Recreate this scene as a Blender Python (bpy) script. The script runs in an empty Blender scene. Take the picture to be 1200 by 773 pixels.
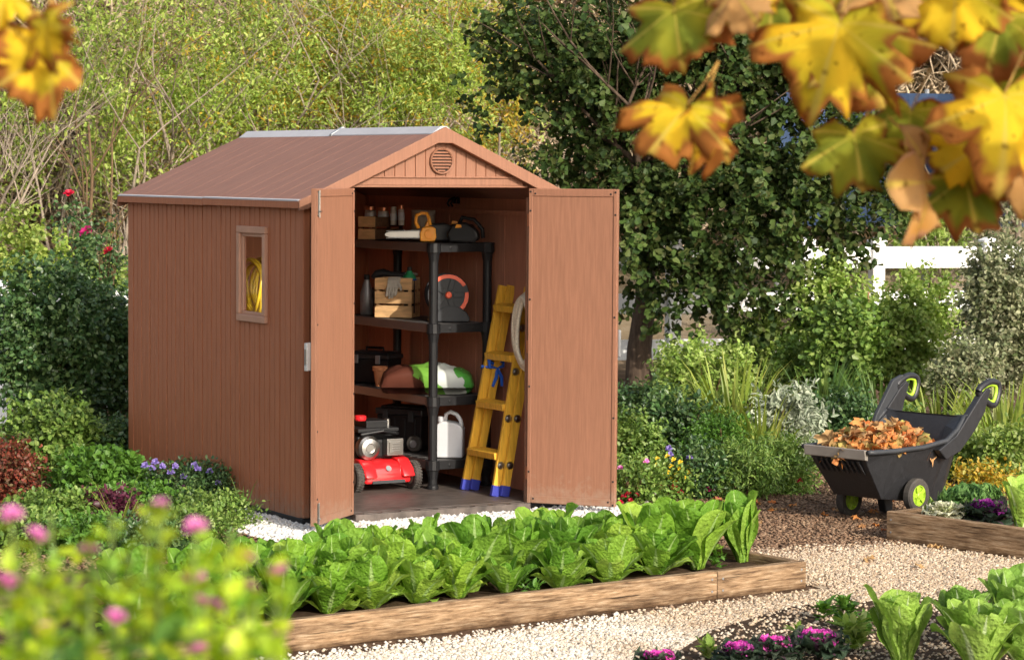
import bpy, math, random
import numpy as np
from mathutils import Vector, Matrix, Euler
random.seed(7); RNG = np.random.default_rng(11)
SC = bpy.context.scene; COL = SC.collection
PI = math.pi; R = math.radians

# ------------------------------------------------------------------ camera model (1200 x 773 photograph)
FPX, CH, PIT, ROL = 3073.34, 2.1737, 0.0615, -0.0070
TH = R(30.46)
cp, sp = math.cos(PIT), math.sin(PIT)
_u0 = np.array([0, sp, cp]); FW = np.array([0, cp, -sp]); _ex = np.array([1., 0, 0])
CR = math.cos(ROL)*_ex - math.sin(ROL)*_u0; CU = math.sin(ROL)*_ex + math.cos(ROL)*_u0
CC = np.array([0, 0, CH])
SA = np.array([math.cos(TH), math.sin(TH)]); SB = np.array([-math.sin(TH), math.cos(TH)]); SO = np.array([-.9811, 15.9357])
def ray(x, y): return FW + CR*(x-600)/FPX + CU*(386.5-y)/FPX
def G(x, y, z=0.0):                       # where a pixel of the photograph meets the height z
    r = ray(x, y); return CC + r*(z-CH)/r[2]
def D(x, y, d):                           # a pixel at the distance d
    r = ray(x, y); return CC + r*d/r[1]
def W(u, v, z=0.0):                       # shed coordinates to the world
    q = SO + u*SA + v*SB; return (float(q[0]), float(q[1]), z)
def onU(x, y, u):
    r = ray(x, y); t = (u-(CC[:2]-SO)@SA)/(r[:2]@SA); p = CC + r*t; q = p[:2]-SO
    return np.array([q@SA, q@SB, p[2]])
cam = bpy.data.objects.new('camera', bpy.data.cameras.new('camera')); COL.objects.link(cam)
m = Matrix(((CR[0], CU[0], -FW[0], 0), (CR[1], CU[1], -FW[1], 0), (CR[2], CU[2], -FW[2], CH), (0, 0, 0, 1)))
cam.matrix_world = m
cam.data.sensor_width = 36; cam.data.lens = 36*FPX/1200; cam.data.clip_end = 3000; cam.data.clip_start = .05
cam.data.dof.use_dof = True; cam.data.dof.focus_distance = 15.9; cam.data.dof.aperture_fstop = 8.0
SC.camera = cam

# ------------------------------------------------------------------ light
SUN_AZ, SUN_EL = R(33), R(25)             # right of the direction back to the camera
sx, sy, sz = math.sin(SUN_AZ)*math.cos(SUN_EL), -math.cos(SUN_AZ)*math.cos(SUN_EL), math.sin(SUN_EL)
w = bpy.data.worlds.new('World'); SC.world = w; w.use_nodes = True
nt = w.node_tree; bg = nt.nodes['Background']; sky = nt.nodes.new('ShaderNodeTexSky')
sky.sky_type = 'NISHITA'; sky.sun_disc = False; sky.sun_elevation = SUN_EL; sky.sun_rotation = math.atan2(sx, sy)
sky.dust_density = 3; sky.ozone_density = .6
hz = nt.nodes.new('ShaderNodeHueSaturation'); hz.inputs['Saturation'].default_value = .6
nt.links.new(sky.outputs[0], hz.inputs['Color']); nt.links.new(hz.outputs[0], bg.inputs[0]); bg.inputs[1].default_value = 0.15
sl = bpy.data.lights.new('sun', 'SUN'); sl.energy = 2.75; sl.angle = R(.6); sl.color = (1, .92, .80)
so = bpy.data.objects.new('sun', sl); COL.objects.link(so)
so.rotation_euler = Vector((sx, sy, sz)).to_track_quat('Z', 'Y').to_euler(); so.location = (5, -5, 12)
SC.view_settings.view_transform = 'Standard'; SC.view_settings.look = 'None'; SC.view_settings.exposure = 0.86
SC.view_settings.gamma = 1; SC.view_settings.use_curve_mapping = False
SC.render.engine = 'CYCLES'; SC.render.filter_size = 1.15
SC.cycles.max_bounces = 8; SC.cycles.diffuse_bounces = 4; SC.cycles.transparent_max_bounces = 12
SC.cycles.use_denoising = True; SC.cycles.sample_clamp_indirect = 6

# ------------------------------------------------------------------ materials
def new_mat(name):
    m = bpy.data.materials.new(name); m.use_nodes = True
    nt = m.node_tree; return m, nt, nt.nodes['Principled BSDF'], nt.nodes, nt.links
def noise_chain(nt, scale, stretch=(1, 1, 1), detail=4, rough=.55, coord='Object'):
    n, l = nt.nodes, nt.links
    tc = n.new('ShaderNodeTexCoord'); mp = n.new('ShaderNodeMapping'); no = n.new('ShaderNodeTexNoise')
    mp.inputs['Scale'].default_value = stretch
    no.inputs['Scale'].default_value = scale; no.inputs['Detail'].default_value = detail; no.inputs['Roughness'].default_value = rough
    l.new(tc.outputs[coord], mp.inputs[0]); l.new(mp.outputs[0], no.inputs['Vector']); return no
def ramp(nt, fac, stops):
    r = nt.nodes.new('ShaderNodeValToRGB'); e = r.color_ramp.elements
    while len(e) < len(stops): e.new(.5)
    for i, (p, c) in enumerate(stops):
        e[i].position = p; e[i].color = (c[0], c[1], c[2], 1)
    nt.links.new(fac, r.inputs[0]); return r
def sc_(c, k): return tuple(min(1, x*k) for x in c)
def mat(name, col, rough=.55, spec=.4, metal=0, var=.15, vs=6, stretch=(1, 1, 1), bump=0, bs=60, bstretch=None, coat=0):
    m, nt, b, n, l = new_mat(name)
    b.inputs['Roughness'].default_value = rough; b.inputs['Specular IOR Level'].default_value = spec; b.inputs['Metallic'].default_value = metal
    b.inputs['Coat Weight'].default_value = coat
    no = noise_chain(nt, vs, stretch)
    r = ramp(nt, no.outputs[0], [(.3, sc_(col, 1-var)), (.5, col), (.7, sc_(col, 1+var))])
    l.new(r.outputs[0], b.inputs['Base Color'])
    if bump:
        nb = noise_chain(nt, bs, bstretch or stretch, 3); bp = n.new('ShaderNodeBump'); bp.inputs['Strength'].default_value = bump; bp.inputs['Distance'].default_value = .003
        l.new(nb.outputs[0], bp.inputs['Height']); l.new(bp.outputs[0], b.inputs['Normal'])
    return m
def resin_mat(name, col, rough, spec, var, vs, stretch, bump, bs, bstretch):
    """embossed resin board: grain along z, faint rain streaks, dust and soil splash near the ground"""
    m = mat(name, col, rough, spec, 0, var, vs, stretch, bump, bs, bstretch); nt = m.node_tree; n, l = nt.nodes, nt.links; b = n['Principled BSDF']; src = b.inputs['Base Color'].links[0].from_socket
    st = noise_chain(nt, 9, (9, 9, .4), 4, .65); r1 = ramp(nt, st.outputs[0], [(.32, (.92, .915, .91)), (.5, (1, 1, 1)), (.72, (1.06, 1.065, 1.07))])
    mx = n.new('ShaderNodeMix'); mx.data_type = 'RGBA'; mx.blend_type = 'MULTIPLY'; mx.inputs[0].default_value = 1; l.new(src, mx.inputs[6]); l.new(r1.outputs[0], mx.inputs[7])
    tc = n.new('ShaderNodeTexCoord'); sp_ = n.new('ShaderNodeSeparateXYZ'); l.new(tc.outputs['Object'], sp_.inputs[0])
    mr = n.new('ShaderNodeMapRange'); mr.inputs[1].default_value = .38; mr.inputs[2].default_value = .05; mr.inputs[3].default_value = -.35; mr.inputs[4].default_value = .32; l.new(sp_.outputs[2], mr.inputs[0])
    no = noise_chain(nt, 24, detail=5, rough=.7); ad = n.new('ShaderNodeMath'); ad.operation = 'ADD'; l.new(mr.outputs[0], ad.inputs[0]); l.new(no.outputs[0], ad.inputs[1]); r2 = ramp(nt, ad.outputs[0], [(.52, (0, 0, 0)), (.95, (.6, .6, .6))])
    m2 = n.new('ShaderNodeMix'); m2.data_type = 'RGBA'; l.new(r2.outputs[0], m2.inputs[0]); l.new(mx.outputs[2], m2.inputs[6]); m2.inputs[7].default_value = (.27, .20, .145, 1); l.new(m2.outputs[2], b.inputs['Base Color']); return m
def leafmat(name, cols, trans=.35, rough=.45, spec=.35, uvrib=None, nscale=3.0):
    """leaf: colour picked per leaf, a patchy second variation through the plant, light coming through the blade"""
    m, nt, b, n, l = new_mat(name)
    g = n.new('ShaderNodeNewGeometry')
    k = len(cols); r = ramp(nt, g.outputs['Random Per Island'], [(i/(k-1), c) for i, c in enumerate(cols)])
    no = noise_chain(nt, nscale, detail=2)
    mr = n.new('ShaderNodeMapRange'); mr.inputs[1].default_value = .3; mr.inputs[2].default_value = .7; mr.inputs[3].default_value = .65; mr.inputs[4].default_value = 1.35
    l.new(no.outputs[0], mr.inputs[0])
    mx = n.new('ShaderNodeMix'); mx.data_type = 'RGBA'; mx.blend_type = 'MULTIPLY'; mx.inputs[0].default_value = 1
    l.new(r.outputs[0], mx.inputs[6]); l.new(mr.outputs[0], mx.inputs[7])
    l.new(mx.outputs[2], b.inputs['Base Color']); b.inputs['Roughness'].default_value = rough; b.inputs['Specular IOR Level'].default_value = spec
    t = n.new('ShaderNodeBsdfTranslucent')
    hs = n.new('ShaderNodeHueSaturation'); hs.inputs['Hue'].default_value = .485; hs.inputs['Saturation'].default_value = 1.1; hs.inputs['Value'].default_value = 1.5
    l.new(mx.outputs[2], hs.inputs['Color']); l.new(hs.outputs[0], t.inputs[0])
    ms = n.new('ShaderNodeMixShader'); ms.inputs[0].default_value = trans
    l.new(b.outputs[0], ms.inputs[1]); l.new(t.outputs[0], ms.inputs[2]); l.new(ms.outputs[0], n['Material Output'].inputs[0])
    return m
def islandmat(name, cols, rough=.8, spec=.2, second=None, nscale=1.0, grad=None):
    """stones, bark chips: one colour per piece; second = other colours that take over in patches"""
    m, nt, b, n, l = new_mat(name); b.inputs['Roughness'].default_value = rough; b.inputs['Specular IOR Level'].default_value = spec
    g = n.new('ShaderNodeNewGeometry'); k = len(cols)
    r = ramp(nt, g.outputs['Random Per Island'], [(i/(k-1), c) for i, c in enumerate(cols)]); o = r.outputs[0]
    if second:
        k = len(second); r2 = ramp(nt, g.outputs['Random Per Island'], [(i/(k-1), c) for i, c in enumerate(second)])
        no = noise_chain(nt, nscale, detail=3); fo = no.outputs[0]
        if grad:
            tc = n.new('ShaderNodeTexCoord'); sp_ = n.new('ShaderNodeSeparateXYZ'); l.new(tc.outputs['Object'], sp_.inputs[0]); mr = n.new('ShaderNodeMapRange'); mr.inputs[1].default_value = grad[0]; mr.inputs[2].default_value = grad[1]; mr.inputs[3].default_value = -.25; mr.inputs[4].default_value = .25; l.new(sp_.outputs[0], mr.inputs[0])
            ad = n.new('ShaderNodeMath'); ad.operation = 'ADD'; l.new(mr.outputs[0], ad.inputs[0]); l.new(fo, ad.inputs[1]); fo = ad.outputs[0]
        rr = ramp(nt, fo, [(.42, (0, 0, 0)), (.64, (1, 1, 1))])
        mx = n.new('ShaderNodeMix'); mx.data_type = 'RGBA'; l.new(rr.outputs[0], mx.inputs[0]); l.new(o, mx.inputs[6]); l.new(r2.outputs[0], mx.inputs[7]); o = mx.outputs[2]
    l.new(o, b.inputs['Base Color']); return m

M = {}
BROWN = (.225, .102, .059)
M['resin'] = resin_mat('brown_resin', BROWN, .55, .3, .10, 14, (6, 6, .35), .4, 90, (8, 8, .5))
M['frame'] = mat('tan_frame_resin', (.40, .215, .14), .55, .3, var=.08)
M['resin_wall'] = resin_mat('brown_wall_resin', (.35, .122, .054), .6, .3, .12, 12, (7, 7, .3), .5, 80, (9, 9, .5))
M['resin_in'] = mat('inner_resin', (.42, .185, .115), .6, .3, var=.12, vs=8, stretch=(4, 4, .5), bump=.2, bs=80)
M['roof'] = mat('roof_resin', (.215, .104, .072), .65, .2, var=.16, vs=9, stretch=(.5, 9, .5), bump=.4, bs=70, bstretch=(.4, 9, .4))
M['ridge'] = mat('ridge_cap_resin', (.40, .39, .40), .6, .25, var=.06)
M['black'] = mat('black_plastic', (.010, .010, .011), .45, .3, var=.2, bump=.1, bs=200)
M['black_rough'] = mat('black_textured_plastic', (.017, .017, .019), .45, .5, var=.25, vs=30, bump=.5, bs=140)
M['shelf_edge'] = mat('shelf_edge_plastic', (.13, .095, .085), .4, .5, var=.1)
M['shelf_top'] = mat('shelf_top_plastic', (.05, .046, .045), .5, .4, var=.15)
M['floor'] = mat('shed_floor_plastic', (.085, .068, .058), .5, .4, var=.5, vs=9, stretch=(1.5, 4, 1), bump=.3, bs=40)
M['steel'] = mat('steel', (.40, .39, .37), .3, .5, metal=1, var=.1)
M['grey_metal'] = mat('grey_metal', (.28, .29, .30), .4, .5, metal=.6, var=.15)
M['crate'] = mat('pine_crate', (.62, .38, .18), .6, .25, var=.22, vs=7, stretch=(1.5, 8, 8), bump=.2, bs=40, bstretch=(2, 10, 10))
M['dark_wood'] = mat('dark_crate_wood', (.13, .065, .035), .65, .25, var=.3, vs=7, stretch=(1, 8, 8))
M['orange'] = mat('orange_plastic', (.85, .34, .025), .4, .45, var=.06)
M['red_orange'] = mat('red_orange_plastic', (.70, .095, .035), .4, .45, var=.06)
M['grey_plastic'] = mat('grey_plastic', (.034, .036, .040), .5, .35, var=.15)
M['slate'] = mat('slate_plastic', (.018, .020, .024), .5, .35, var=.15)
M['silver_bottle'] = mat('silver_bottle', (.26, .26, .27), .35, .5, metal=.5, var=.1)
M['green'] = mat('green_cap', (.03, .30, .12), .4, .5, var=.1)
M['white_plastic'] = mat('white_plastic', (.55, .56, .58), .45, .4, var=.05)
M['red_paint'] = mat('red_paint', (.62, .018, .022), .25, .5, var=.06, coat=.4)
M['rubber'] = mat('tyre_rubber', (.055, .048, .042), .75, .3, var=.25, vs=20)
M['felt'] = mat('felt', (.33, .27, .22), .9, .1, var=.1)
M['terracotta'] = mat('terracotta', (.50, .20, .09), .8, .2, var=.15, vs=12)
M['ladder'] = mat('yellow_fibreglass', (.66, .36, .035), .5, .35, var=.22, vs=10, stretch=(8, 8, .6), bump=.2, bs=50, bstretch=(10, 10, .6))
M['blue_foot'] = mat('blue_rubber', (.035, .045, .30), .6, .3, var=.1)
M['blue_tie'] = mat('blue_ribbon', (.02, .10, .48), .5, .3, var=.1)
M['rope'] = mat('rope_fibre', (.66, .57, .42), .85, .15, var=.18, vs=90, bump=.8, bs=160)
M['hose'] = mat('yellow_hose', (.75, .52, .03), .35, .5, var=.1)
M['glove'] = mat('glove_cloth', (.45, .42, .37), .9, .1, var=.15, vs=30)
M['lime'] = mat('lime_plastic', (.30, .46, .03), .4, .45, var=.08)
M['lip'] = mat('worn_grey_lip', (.21, .185, .16), .5, .4, var=.15)
M['white_paint'] = mat('white_fence_paint', (.78, .78, .76), .5, .3, var=.05, bump=.05)
M['copper'] = mat('copper_lid', (.55, .22, .12), .35, .5, metal=.7, var=.1)
M['jar'] = mat('jar_enamel', (.48, .44, .40), .4, .4, var=.2, vs=30)
M['yellow_deck'] = M['ladder']
def timber_mat():
    m, nt, b, n, l = new_mat('weathered_timber'); b.inputs['Roughness'].default_value = .85; b.inputs['Specular IOR Level'].default_value = .15
    fine = noise_chain(nt, 6, (1.1, 13, 13), 6, .7); r = ramp(nt, fine.outputs[0], [(.34, (.075, .044, .026)), (.44, (.19, .118, .065)), (.54, (.29, .19, .11)), (.68, (.42, .32, .21))])
    big = noise_chain(nt, 2.2, (1, 6, 6), 4, .6); r2 = ramp(nt, big.outputs[0], [(.3, (.50, .48, .48)), (.5, (.95, .95, .95)), (.7, (1.2, 1.18, 1.15))])
    mx = n.new('ShaderNodeMix'); mx.data_type = 'RGBA'; mx.blend_type = 'MULTIPLY'; mx.inputs[0].default_value = 1; l.new(r.outputs[0], mx.inputs[6]); l.new(r2.outputs[0], mx.inputs[7]); l.new(mx.outputs[2], b.inputs['Base Color'])
    ck = noise_chain(nt, 3.5, (.7, 18, 18), 2, .5); rc = ramp(nt, ck.outputs[0], [(.30, (.22, .20, .19)), (.36, (1, 1, 1))]); m3 = n.new('ShaderNodeMix'); m3.data_type = 'RGBA'; m3.blend_type = 'MULTIPLY'; m3.inputs[0].default_value = 1; l.new(mx.outputs[2], m3.inputs[6]); l.new(rc.outputs[0], m3.inputs[7])
    tc = n.new('ShaderNodeTexCoord'); sp_ = n.new('ShaderNodeSeparateXYZ'); l.new(tc.outputs['Object'], sp_.inputs[0]); no = noise_chain(nt, 9, (1, 1, 1), 4, .6)
    ad = n.new('ShaderNodeMath'); ad.operation = 'MULTIPLY_ADD'; ad.inputs[1].default_value = .09; l.new(no.outputs[0], ad.inputs[0]); l.new(sp_.outputs[2], ad.inputs[2]); rs = ramp(nt, ad.outputs[0], [(.05, (.42, .38, .35)), (.085, (1, 1, 1))])
    m4 = n.new('ShaderNodeMix'); m4.data_type = 'RGBA'; m4.blend_type = 'MULTIPLY'; m4.inputs[0].default_value = 1; l.new(m3.outputs[2], m4.inputs[6]); l.new(rs.outputs[0], m4.inputs[7]); l.new(m4.outputs[2], b.inputs['Base Color'])
    bp = n.new('ShaderNodeBump'); bp.inputs['Strength'].default_value = .8; bp.inputs['Distance'].default_value = .006; l.new(fine.outputs[0], bp.inputs['Height']); l.new(bp.outputs[0], b.inputs['Normal']); return m
M['timber'] = timber_mat()
M['timber_top'] = mat('pale_weathered_timber', (.42, .29, .17), .8, .2, var=.3, vs=5, stretch=(1, 9, 9), bump=.5, bs=16, bstretch=(1.2, 12, 12))
M['soil'] = mat('dark_soil', (.055, .034, .021), .95, .1, var=.5, vs=25, bump=1, bs=60)
M['bark_dark'] = mat('dark_bark', (.075, .052, .036), .9, .15, var=.4, vs=10, stretch=(3, 3, .6), bump=1, bs=30, bstretch=(3, 3, .7))
M['bark_grey'] = mat('grey_bark', (.26, .21, .16), .9, .15, var=.3, vs=12, stretch=(2, 2, .7), bump=.8, bs=30)
M['dead_wood'] = mat('dead_wood', (.30, .17, .09), .85, .15)
M['twig'] = mat('dry_twig', (.46, .36, .24), .9, .15, var=.3, vs=4)
M['stem_green'] = mat('green_stem', (.12, .17, .04), .6, .3, var=.2)
M['stem_brown'] = mat('brown_stem', (.12, .075, .04), .8, .2, var=.3)
M['blue_wall'] = mat('blue_net', (.026, .045, .09), .8, .2, var=.25, vs=4)

# glass: thin, mostly clear
m_, nt_, b_, n_, l_ = new_mat('window_glass')
gl = n_.new('ShaderNodeBsdfGlossy'); gl.inputs['Roughness'].default_value = .03; tr = n_.new('ShaderNodeBsdfTransparent'); fr = n_.new('ShaderNodeLayerWeight'); fr.inputs[0].default_value = .03
ms = n_.new('ShaderNodeMixShader'); l_.new(fr.outputs[0], ms.inputs[0]); l_.new(tr.outputs[0], ms.inputs[1]); l_.new(gl.outputs[0], ms.inputs[2]); l_.new(ms.outputs[0], n_['Material Output'].inputs[0])
M['glass'] = m_
# growing-medium sack: brown end, green band, white end, printed patches
def sp_z(n, l, sx_): return sx_.outputs[2]
def bag_mat():
    m, nt, b, n, l = new_mat('printed_sack'); b.inputs['Roughness'].default_value = .32
    tc = n.new('ShaderNodeTexCoord'); sx_ = n.new('ShaderNodeSeparateXYZ'); l.new(tc.outputs['Object'], sx_.inputs[0])
    no = noise_chain(nt, 9, (1, 1, 1), detail=3); ad = n.new('ShaderNodeMath'); ad.operation = 'MULTIPLY_ADD'; ad.inputs[1].default_value = .22
    az = n.new('ShaderNodeMath'); az.operation = 'MULTIPLY_ADD'; az.inputs[1].default_value = .55; l.new(sp_z(n, l, sx_), az.inputs[0]); l.new(sx_.outputs[0], az.inputs[2])
    l.new(no.outputs[0], ad.inputs[0]); l.new(az.outputs[0], ad.inputs[2])
    mp = n.new('ShaderNodeMapRange'); mp.inputs[1].default_value = -.13; mp.inputs[2].default_value = .50; l.new(ad.outputs[0], mp.inputs[0])
    r = ramp(nt, mp.outputs[0], [(0, (.085, .028, .018)), (.36, (.085, .028, .018)), (.37, (.16, .36, .05)), (.55, (.10, .36, .05)), (.56, (.62, .66, .62)), (.82, (.58, .62, .58)), (.83, (.08, .33, .05)), (1, (.10, .36, .06))])
    r.color_ramp.interpolation = 'CONSTANT'
    l.new(r.outputs[0], b.inputs['Base Color']); return m
M['bag'] = bag_mat()

# lettuce leaf: pale midrib from the leaf's own coordinates, crinkled blade
def lettuce_mat(name, cols, rib=(.34, .48, .16), trans=.38, crinkle=55):
    m, nt, b, n, l = new_mat(name)
    uv = n.new('ShaderNodeUVMap'); sp_ = n.new('ShaderNodeSeparateXYZ'); l.new(uv.outputs[0], sp_.inputs[0])
    g = n.new('ShaderNodeNewGeometry'); k = len(cols); r = ramp(nt, g.outputs['Random Per Island'], [(i/(k-1), c) for i, c in enumerate(cols)])
    no = noise_chain(nt, 22, detail=3); rr = ramp(nt, no.outputs[0], [(.35, (.85, .85, .85)), (.65, (1.15, 1.15, 1.1))])
    mx = n.new('ShaderNodeMix'); mx.data_type = 'RGBA'; mx.blend_type = 'MULTIPLY'; mx.inputs[0].default_value = 1; l.new(r.outputs[0], mx.inputs[6]); l.new(rr.outputs[0], mx.inputs[7])
    # rib mask: |u-.5| small, wider near the base
    ma = n.new('ShaderNodeMath'); ma.operation = 'SUBTRACT'; ma.inputs[1].default_value = .5; l.new(sp_.outputs[0], ma.inputs[0])
    mb = n.new('ShaderNodeMath'); mb.operation = 'ABSOLUTE'; l.new(ma.outputs[0], mb.inputs[0])
    wd = n.new('ShaderNodeMapRange'); wd.inputs[1].default_value = 0; wd.inputs[2].default_value = 1; wd.inputs[3].default_value = .30; wd.inputs[4].default_value = .03; l.new(sp_.outputs[1], wd.inputs[0])
    dv = n.new('ShaderNodeMath'); dv.operation = 'DIVIDE'; l.new(mb.outputs[0], dv.inputs[0]); l.new(wd.outputs[0], dv.inputs[1])
    rm = ramp(nt, dv.outputs[0], [(.25, (1, 1, 1)), (.6, (0, 0, 0))])
    oi = n.new('ShaderNodeObjectInfo'); ot = ramp(nt, oi.outputs['Random'], [(0, (.72, .80, .8)), (.5, (1, 1, 1)), (1, (1.25, 1.15, 1.1))]); mo = n.new('ShaderNodeMix'); mo.data_type = 'RGBA'; mo.blend_type = 'MULTIPLY'; mo.inputs[0].default_value = 1; l.new(mx.outputs[2], mo.inputs[6]); l.new(ot.outputs[0], mo.inputs[7]); mx = mo
    m2 = n.new('ShaderNodeMix'); m2.data_type = 'RGBA'; l.new(rm.outputs[0], m2.inputs[0]); l.new(mx.outputs[2], m2.inputs[6]); m2.inputs[7].default_value = (*rib, 1)
    l.new(m2.outputs[2], b.inputs['Base Color']); b.inputs['Roughness'].default_value = .55; b.inputs['Specular IOR Level'].default_value = .22
    vo = n.new('ShaderNodeTexVoronoi'); vo.feature = 'SMOOTH_F1'; vo.inputs['Scale'].default_value = crinkle; tc = n.new('ShaderNodeTexCoord'); l.new(tc.outputs['Object'], vo.inputs['Vector'])
    bp = n.new('ShaderNodeBump'); bp.inputs['Strength'].default_value = .8; bp.inputs['Distance'].default_value = .010; n4 = noise_chain(nt, 48, detail=3, rough=.6); mh = n.new('ShaderNodeMath'); mh.operation = 'MULTIPLY_ADD'; mh.inputs[1].default_value = 1.3; l.new(n4.outputs[0], mh.inputs[0]); l.new(vo.outputs[0], mh.inputs[2]); l.new(mh.outputs[0], bp.inputs['Height']); l.new(bp.outputs[0], b.inputs['Normal'])
    t = n.new('ShaderNodeBsdfTranslucent'); hs = n.new('ShaderNodeHueSaturation'); hs.inputs['Value'].default_value = 1.4; hs.inputs['Hue'].default_value = .49
    l.new(m2.outputs[2], hs.inputs['Color']); l.new(hs.outputs[0], t.inputs[0])
    ms = n.new('ShaderNodeMixShader'); ms.inputs[0].default_value = trans; l.new(b.outputs[0], ms.inputs[1]); l.new(t.outputs[0], ms.inputs[2]); l.new(ms.outputs[0], n['Material Output'].inputs[0])
    return m
M['lettuce'] = lettuce_mat('lettuce_leaf', [(.095, .215, .02), (.14, .285, .028), (.20, .35, .038), (.29, .42, .065)])
M['lettuce_corner'] = lettuce_mat('corner_lettuce_leaf', [(.12, .24, .03), (.20, .34, .05), (.28, .43, .09)], rib=(.50, .60, .30))
M['lettuce_pale'] = lettuce_mat('pale_lettuce_leaf', [(.16, .30, .04), (.24, .40, .07), (.32, .46, .11)], rib=(.55, .64, .34))
M['kale_green'] = lettuce_mat('kale_leaf', [(.09, .20, .05), (.14, .27, .07), (.20, .34, .10)], rib=(.25, .33, .16), crinkle=70)
M['kale_dark'] = lettuce_mat('dark_kale_leaf', [(.035, .06, .035), (.06, .09, .05), (.07, .06, .055)], rib=(.10, .05, .08), crinkle=70)
M['kale_pink'] = lettuce_mat('pink_kale_heart', [(.50, .03, .30), (.64, .06, .42), (.72, .14, .50)], rib=(.65, .3, .5), crinkle=70)
M['kale_white'] = lettuce_mat('white_kale_heart', [(.62, .60, .42), (.68, .66, .50), (.5, .55, .3)], rib=(.7, .7, .55), crinkle=70)
M['kale_purple'] = lettuce_mat('purple_kale_heart', [(.18, .01, .17), (.26, .02, .24), (.32, .05, .28)], rib=(.4, .1, .35), crinkle=70)

M['lf_dark'] = leafmat('dark_evergreen_leaf', [(.018, .038, .010), (.032, .060, .013), (.050, .085, .018), (.080, .115, .028), (.055, .055, .018)], .2, .55, .2, nscale=1.2)
M['lf_yel'] = leafmat('yellow_green_leaf', [(.12, .19, .035), (.21, .31, .05), (.32, .41, .08), (.46, .51, .15)], .42, nscale=.8)
M['lf_gold'] = leafmat('golden_leaf', [(.28, .26, .035), (.42, .32, .035), (.50, .30, .04), (.22, .27, .035)], .35, nscale=.8)
M['lf_mid'] = leafmat('mid_green_leaf', [(.065, .125, .024), (.11, .195, .034), (.165, .26, .048), (.25, .33, .09)], .3)
M['lf_bush'] = leafmat('bush_leaf', [(.026, .066, .020), (.048, .105, .030), (.075, .14, .04), (.14, .21, .07)], .22, .4, .45)
M['lf_light'] = leafmat('light_green_leaf', [(.12, .20, .035), (.20, .30, .055), (.29, .39, .09), (.38, .44, .15)], .35)
M['lf_fresh'] = leafmat('fresh_green_leaf', [(.06, .15, .02), (.09, .20, .028), (.12, .24, .035)], .3)
M['lf_var'] = leafmat('variegated_leaf', [(.12, .15, .07), (.20, .22, .11), (.34, .33, .20), (.10, .14, .05)], .3)
M['lf_blade'] = leafmat('strap_leaf', [(.13, .20, .03), (.20, .27, .04), (.27, .32, .06), (.32, .33, .08)], .35)
M['lf_blade_dk'] = leafmat('dark_strap_leaf', [(.05, .11, .025), (.08, .15, .03), (.13, .19, .045)], .3)
M['lf_silver'] = leafmat('silver_leaf', [(.22, .27, .18), (.34, .38, .27), (.42, .45, .34)], .25)
M['lf_red'] = leafmat('bronze_red_leaf', [(.16, .035, .025), (.22, .055, .03), (.12, .05, .025), (.10, .08, .03)], .25)
M['lf_maroon'] = leafmat('maroon_leaf', [(.07, .015, .03), (.12, .025, .05), (.06, .03, .025)], .25)
M['lf_front'] = leafmat('lime_leaf', [(.24, .40, .03), (.36, .50, .035), (.46, .54, .04), (.18, .36, .04)], .45, nscale=9)
M['lf_front_dk'] = leafmat('deep_green_leaf', [(.07, .17, .03), (.10, .23, .035), (.15, .29, .05)], .35, nscale=9)
M['fl_pink'] = leafmat('pink_petal', [(.66, .22, .46), (.76, .32, .58), (.70, .16, .50)], .35)
M['fl_red'] = leafmat('red_petal', [(.50, .012, .03), (.60, .02, .05), (.42, .01, .05)], .25)
M['fl_mag'] = leafmat('magenta_petal', [(.50, .02, .16), (.58, .03, .20)], .25)
M['fl_yel'] = leafmat('yellow_petal', [(.70, .50, .03), (.75, .58, .05)], .3)
M['fl_pur'] = leafmat('lavender_petal', [(.22, .16, .45), (.30, .22, .52), (.18, .14, .36)], .3)
M['fl_white'] = leafmat('white_petal', [(.72, .70, .66), (.75, .68, .68)], .3)
M['litter'] = leafmat('dry_orange_leaf', [(.46, .17, .04), (.55, .25, .08), (.42, .12, .03), (.50, .33, .15), (.30, .15, .07), (.32, .30, .08)], .2, .7, .2, nscale=14)
M['gravel'] = islandmat('path_gravel', [(.49, .385, .265), (.39, .285, .185), (.60, .50, .38), (.25, .165, .105), (.54, .44, .325)], second=[(.60, .54, .45), (.68, .64, .57), (.46, .37, .27), (.64, .58, .49)], nscale=1.6, grad=(1.5, -.1))
M['pebble'] = islandmat('white_pebble', [(.66, .63, .58), (.74, .72, .68), (.58, .54, .49), (.76, .75, .72)])
M['chips'] = islandmat('mulch_chip', [(.13, .075, .045), (.18, .105, .062), (.25, .16, .10), (.09, .052, .032), (.32, .22, .14)])

# ------------------------------------------------------------------ mesh helpers
def arr_mesh(name, V, F, uv=None, smooth=False, mi=None):
    """V (n,3); F (m,k) all the same size"""
    V = np.asarray(V, np.float32); F = np.asarray(F, np.int32); k = F.shape[1]
    me = bpy.data.meshes.new(name); me.vertices.add(len(V)); me.vertices.foreach_set('co', V.ravel())
    me.loops.add(F.size); me.loops.foreach_set('vertex_index', F.ravel())
    me.polygons.add(len(F)); me.polygons.foreach_set('loop_start', np.arange(0, F.size, k, dtype=np.int32)); me.polygons.foreach_set('loop_total', np.full(len(F), k, np.int32))
    if smooth: me.polygons.foreach_set('use_smooth', np.ones(len(F), bool))
    if mi is not None: me.polygons.foreach_set('material_index', np.asarray(mi, np.int32))
    if uv is not None:
        ul = me.uv_layers.new(name='UVMap'); ul.data.foreach_set('uv', np.asarray(uv, np.float32)[F.ravel()].ravel())
    me.update(calc_edges=True); return me
def tag(o, label=None, cat=None, group=None, kind=None):
    if label: o['label'] = label
    if cat: o['category'] = cat
    if group: o['group'] = group
    if kind: o['kind'] = kind
    return o
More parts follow.
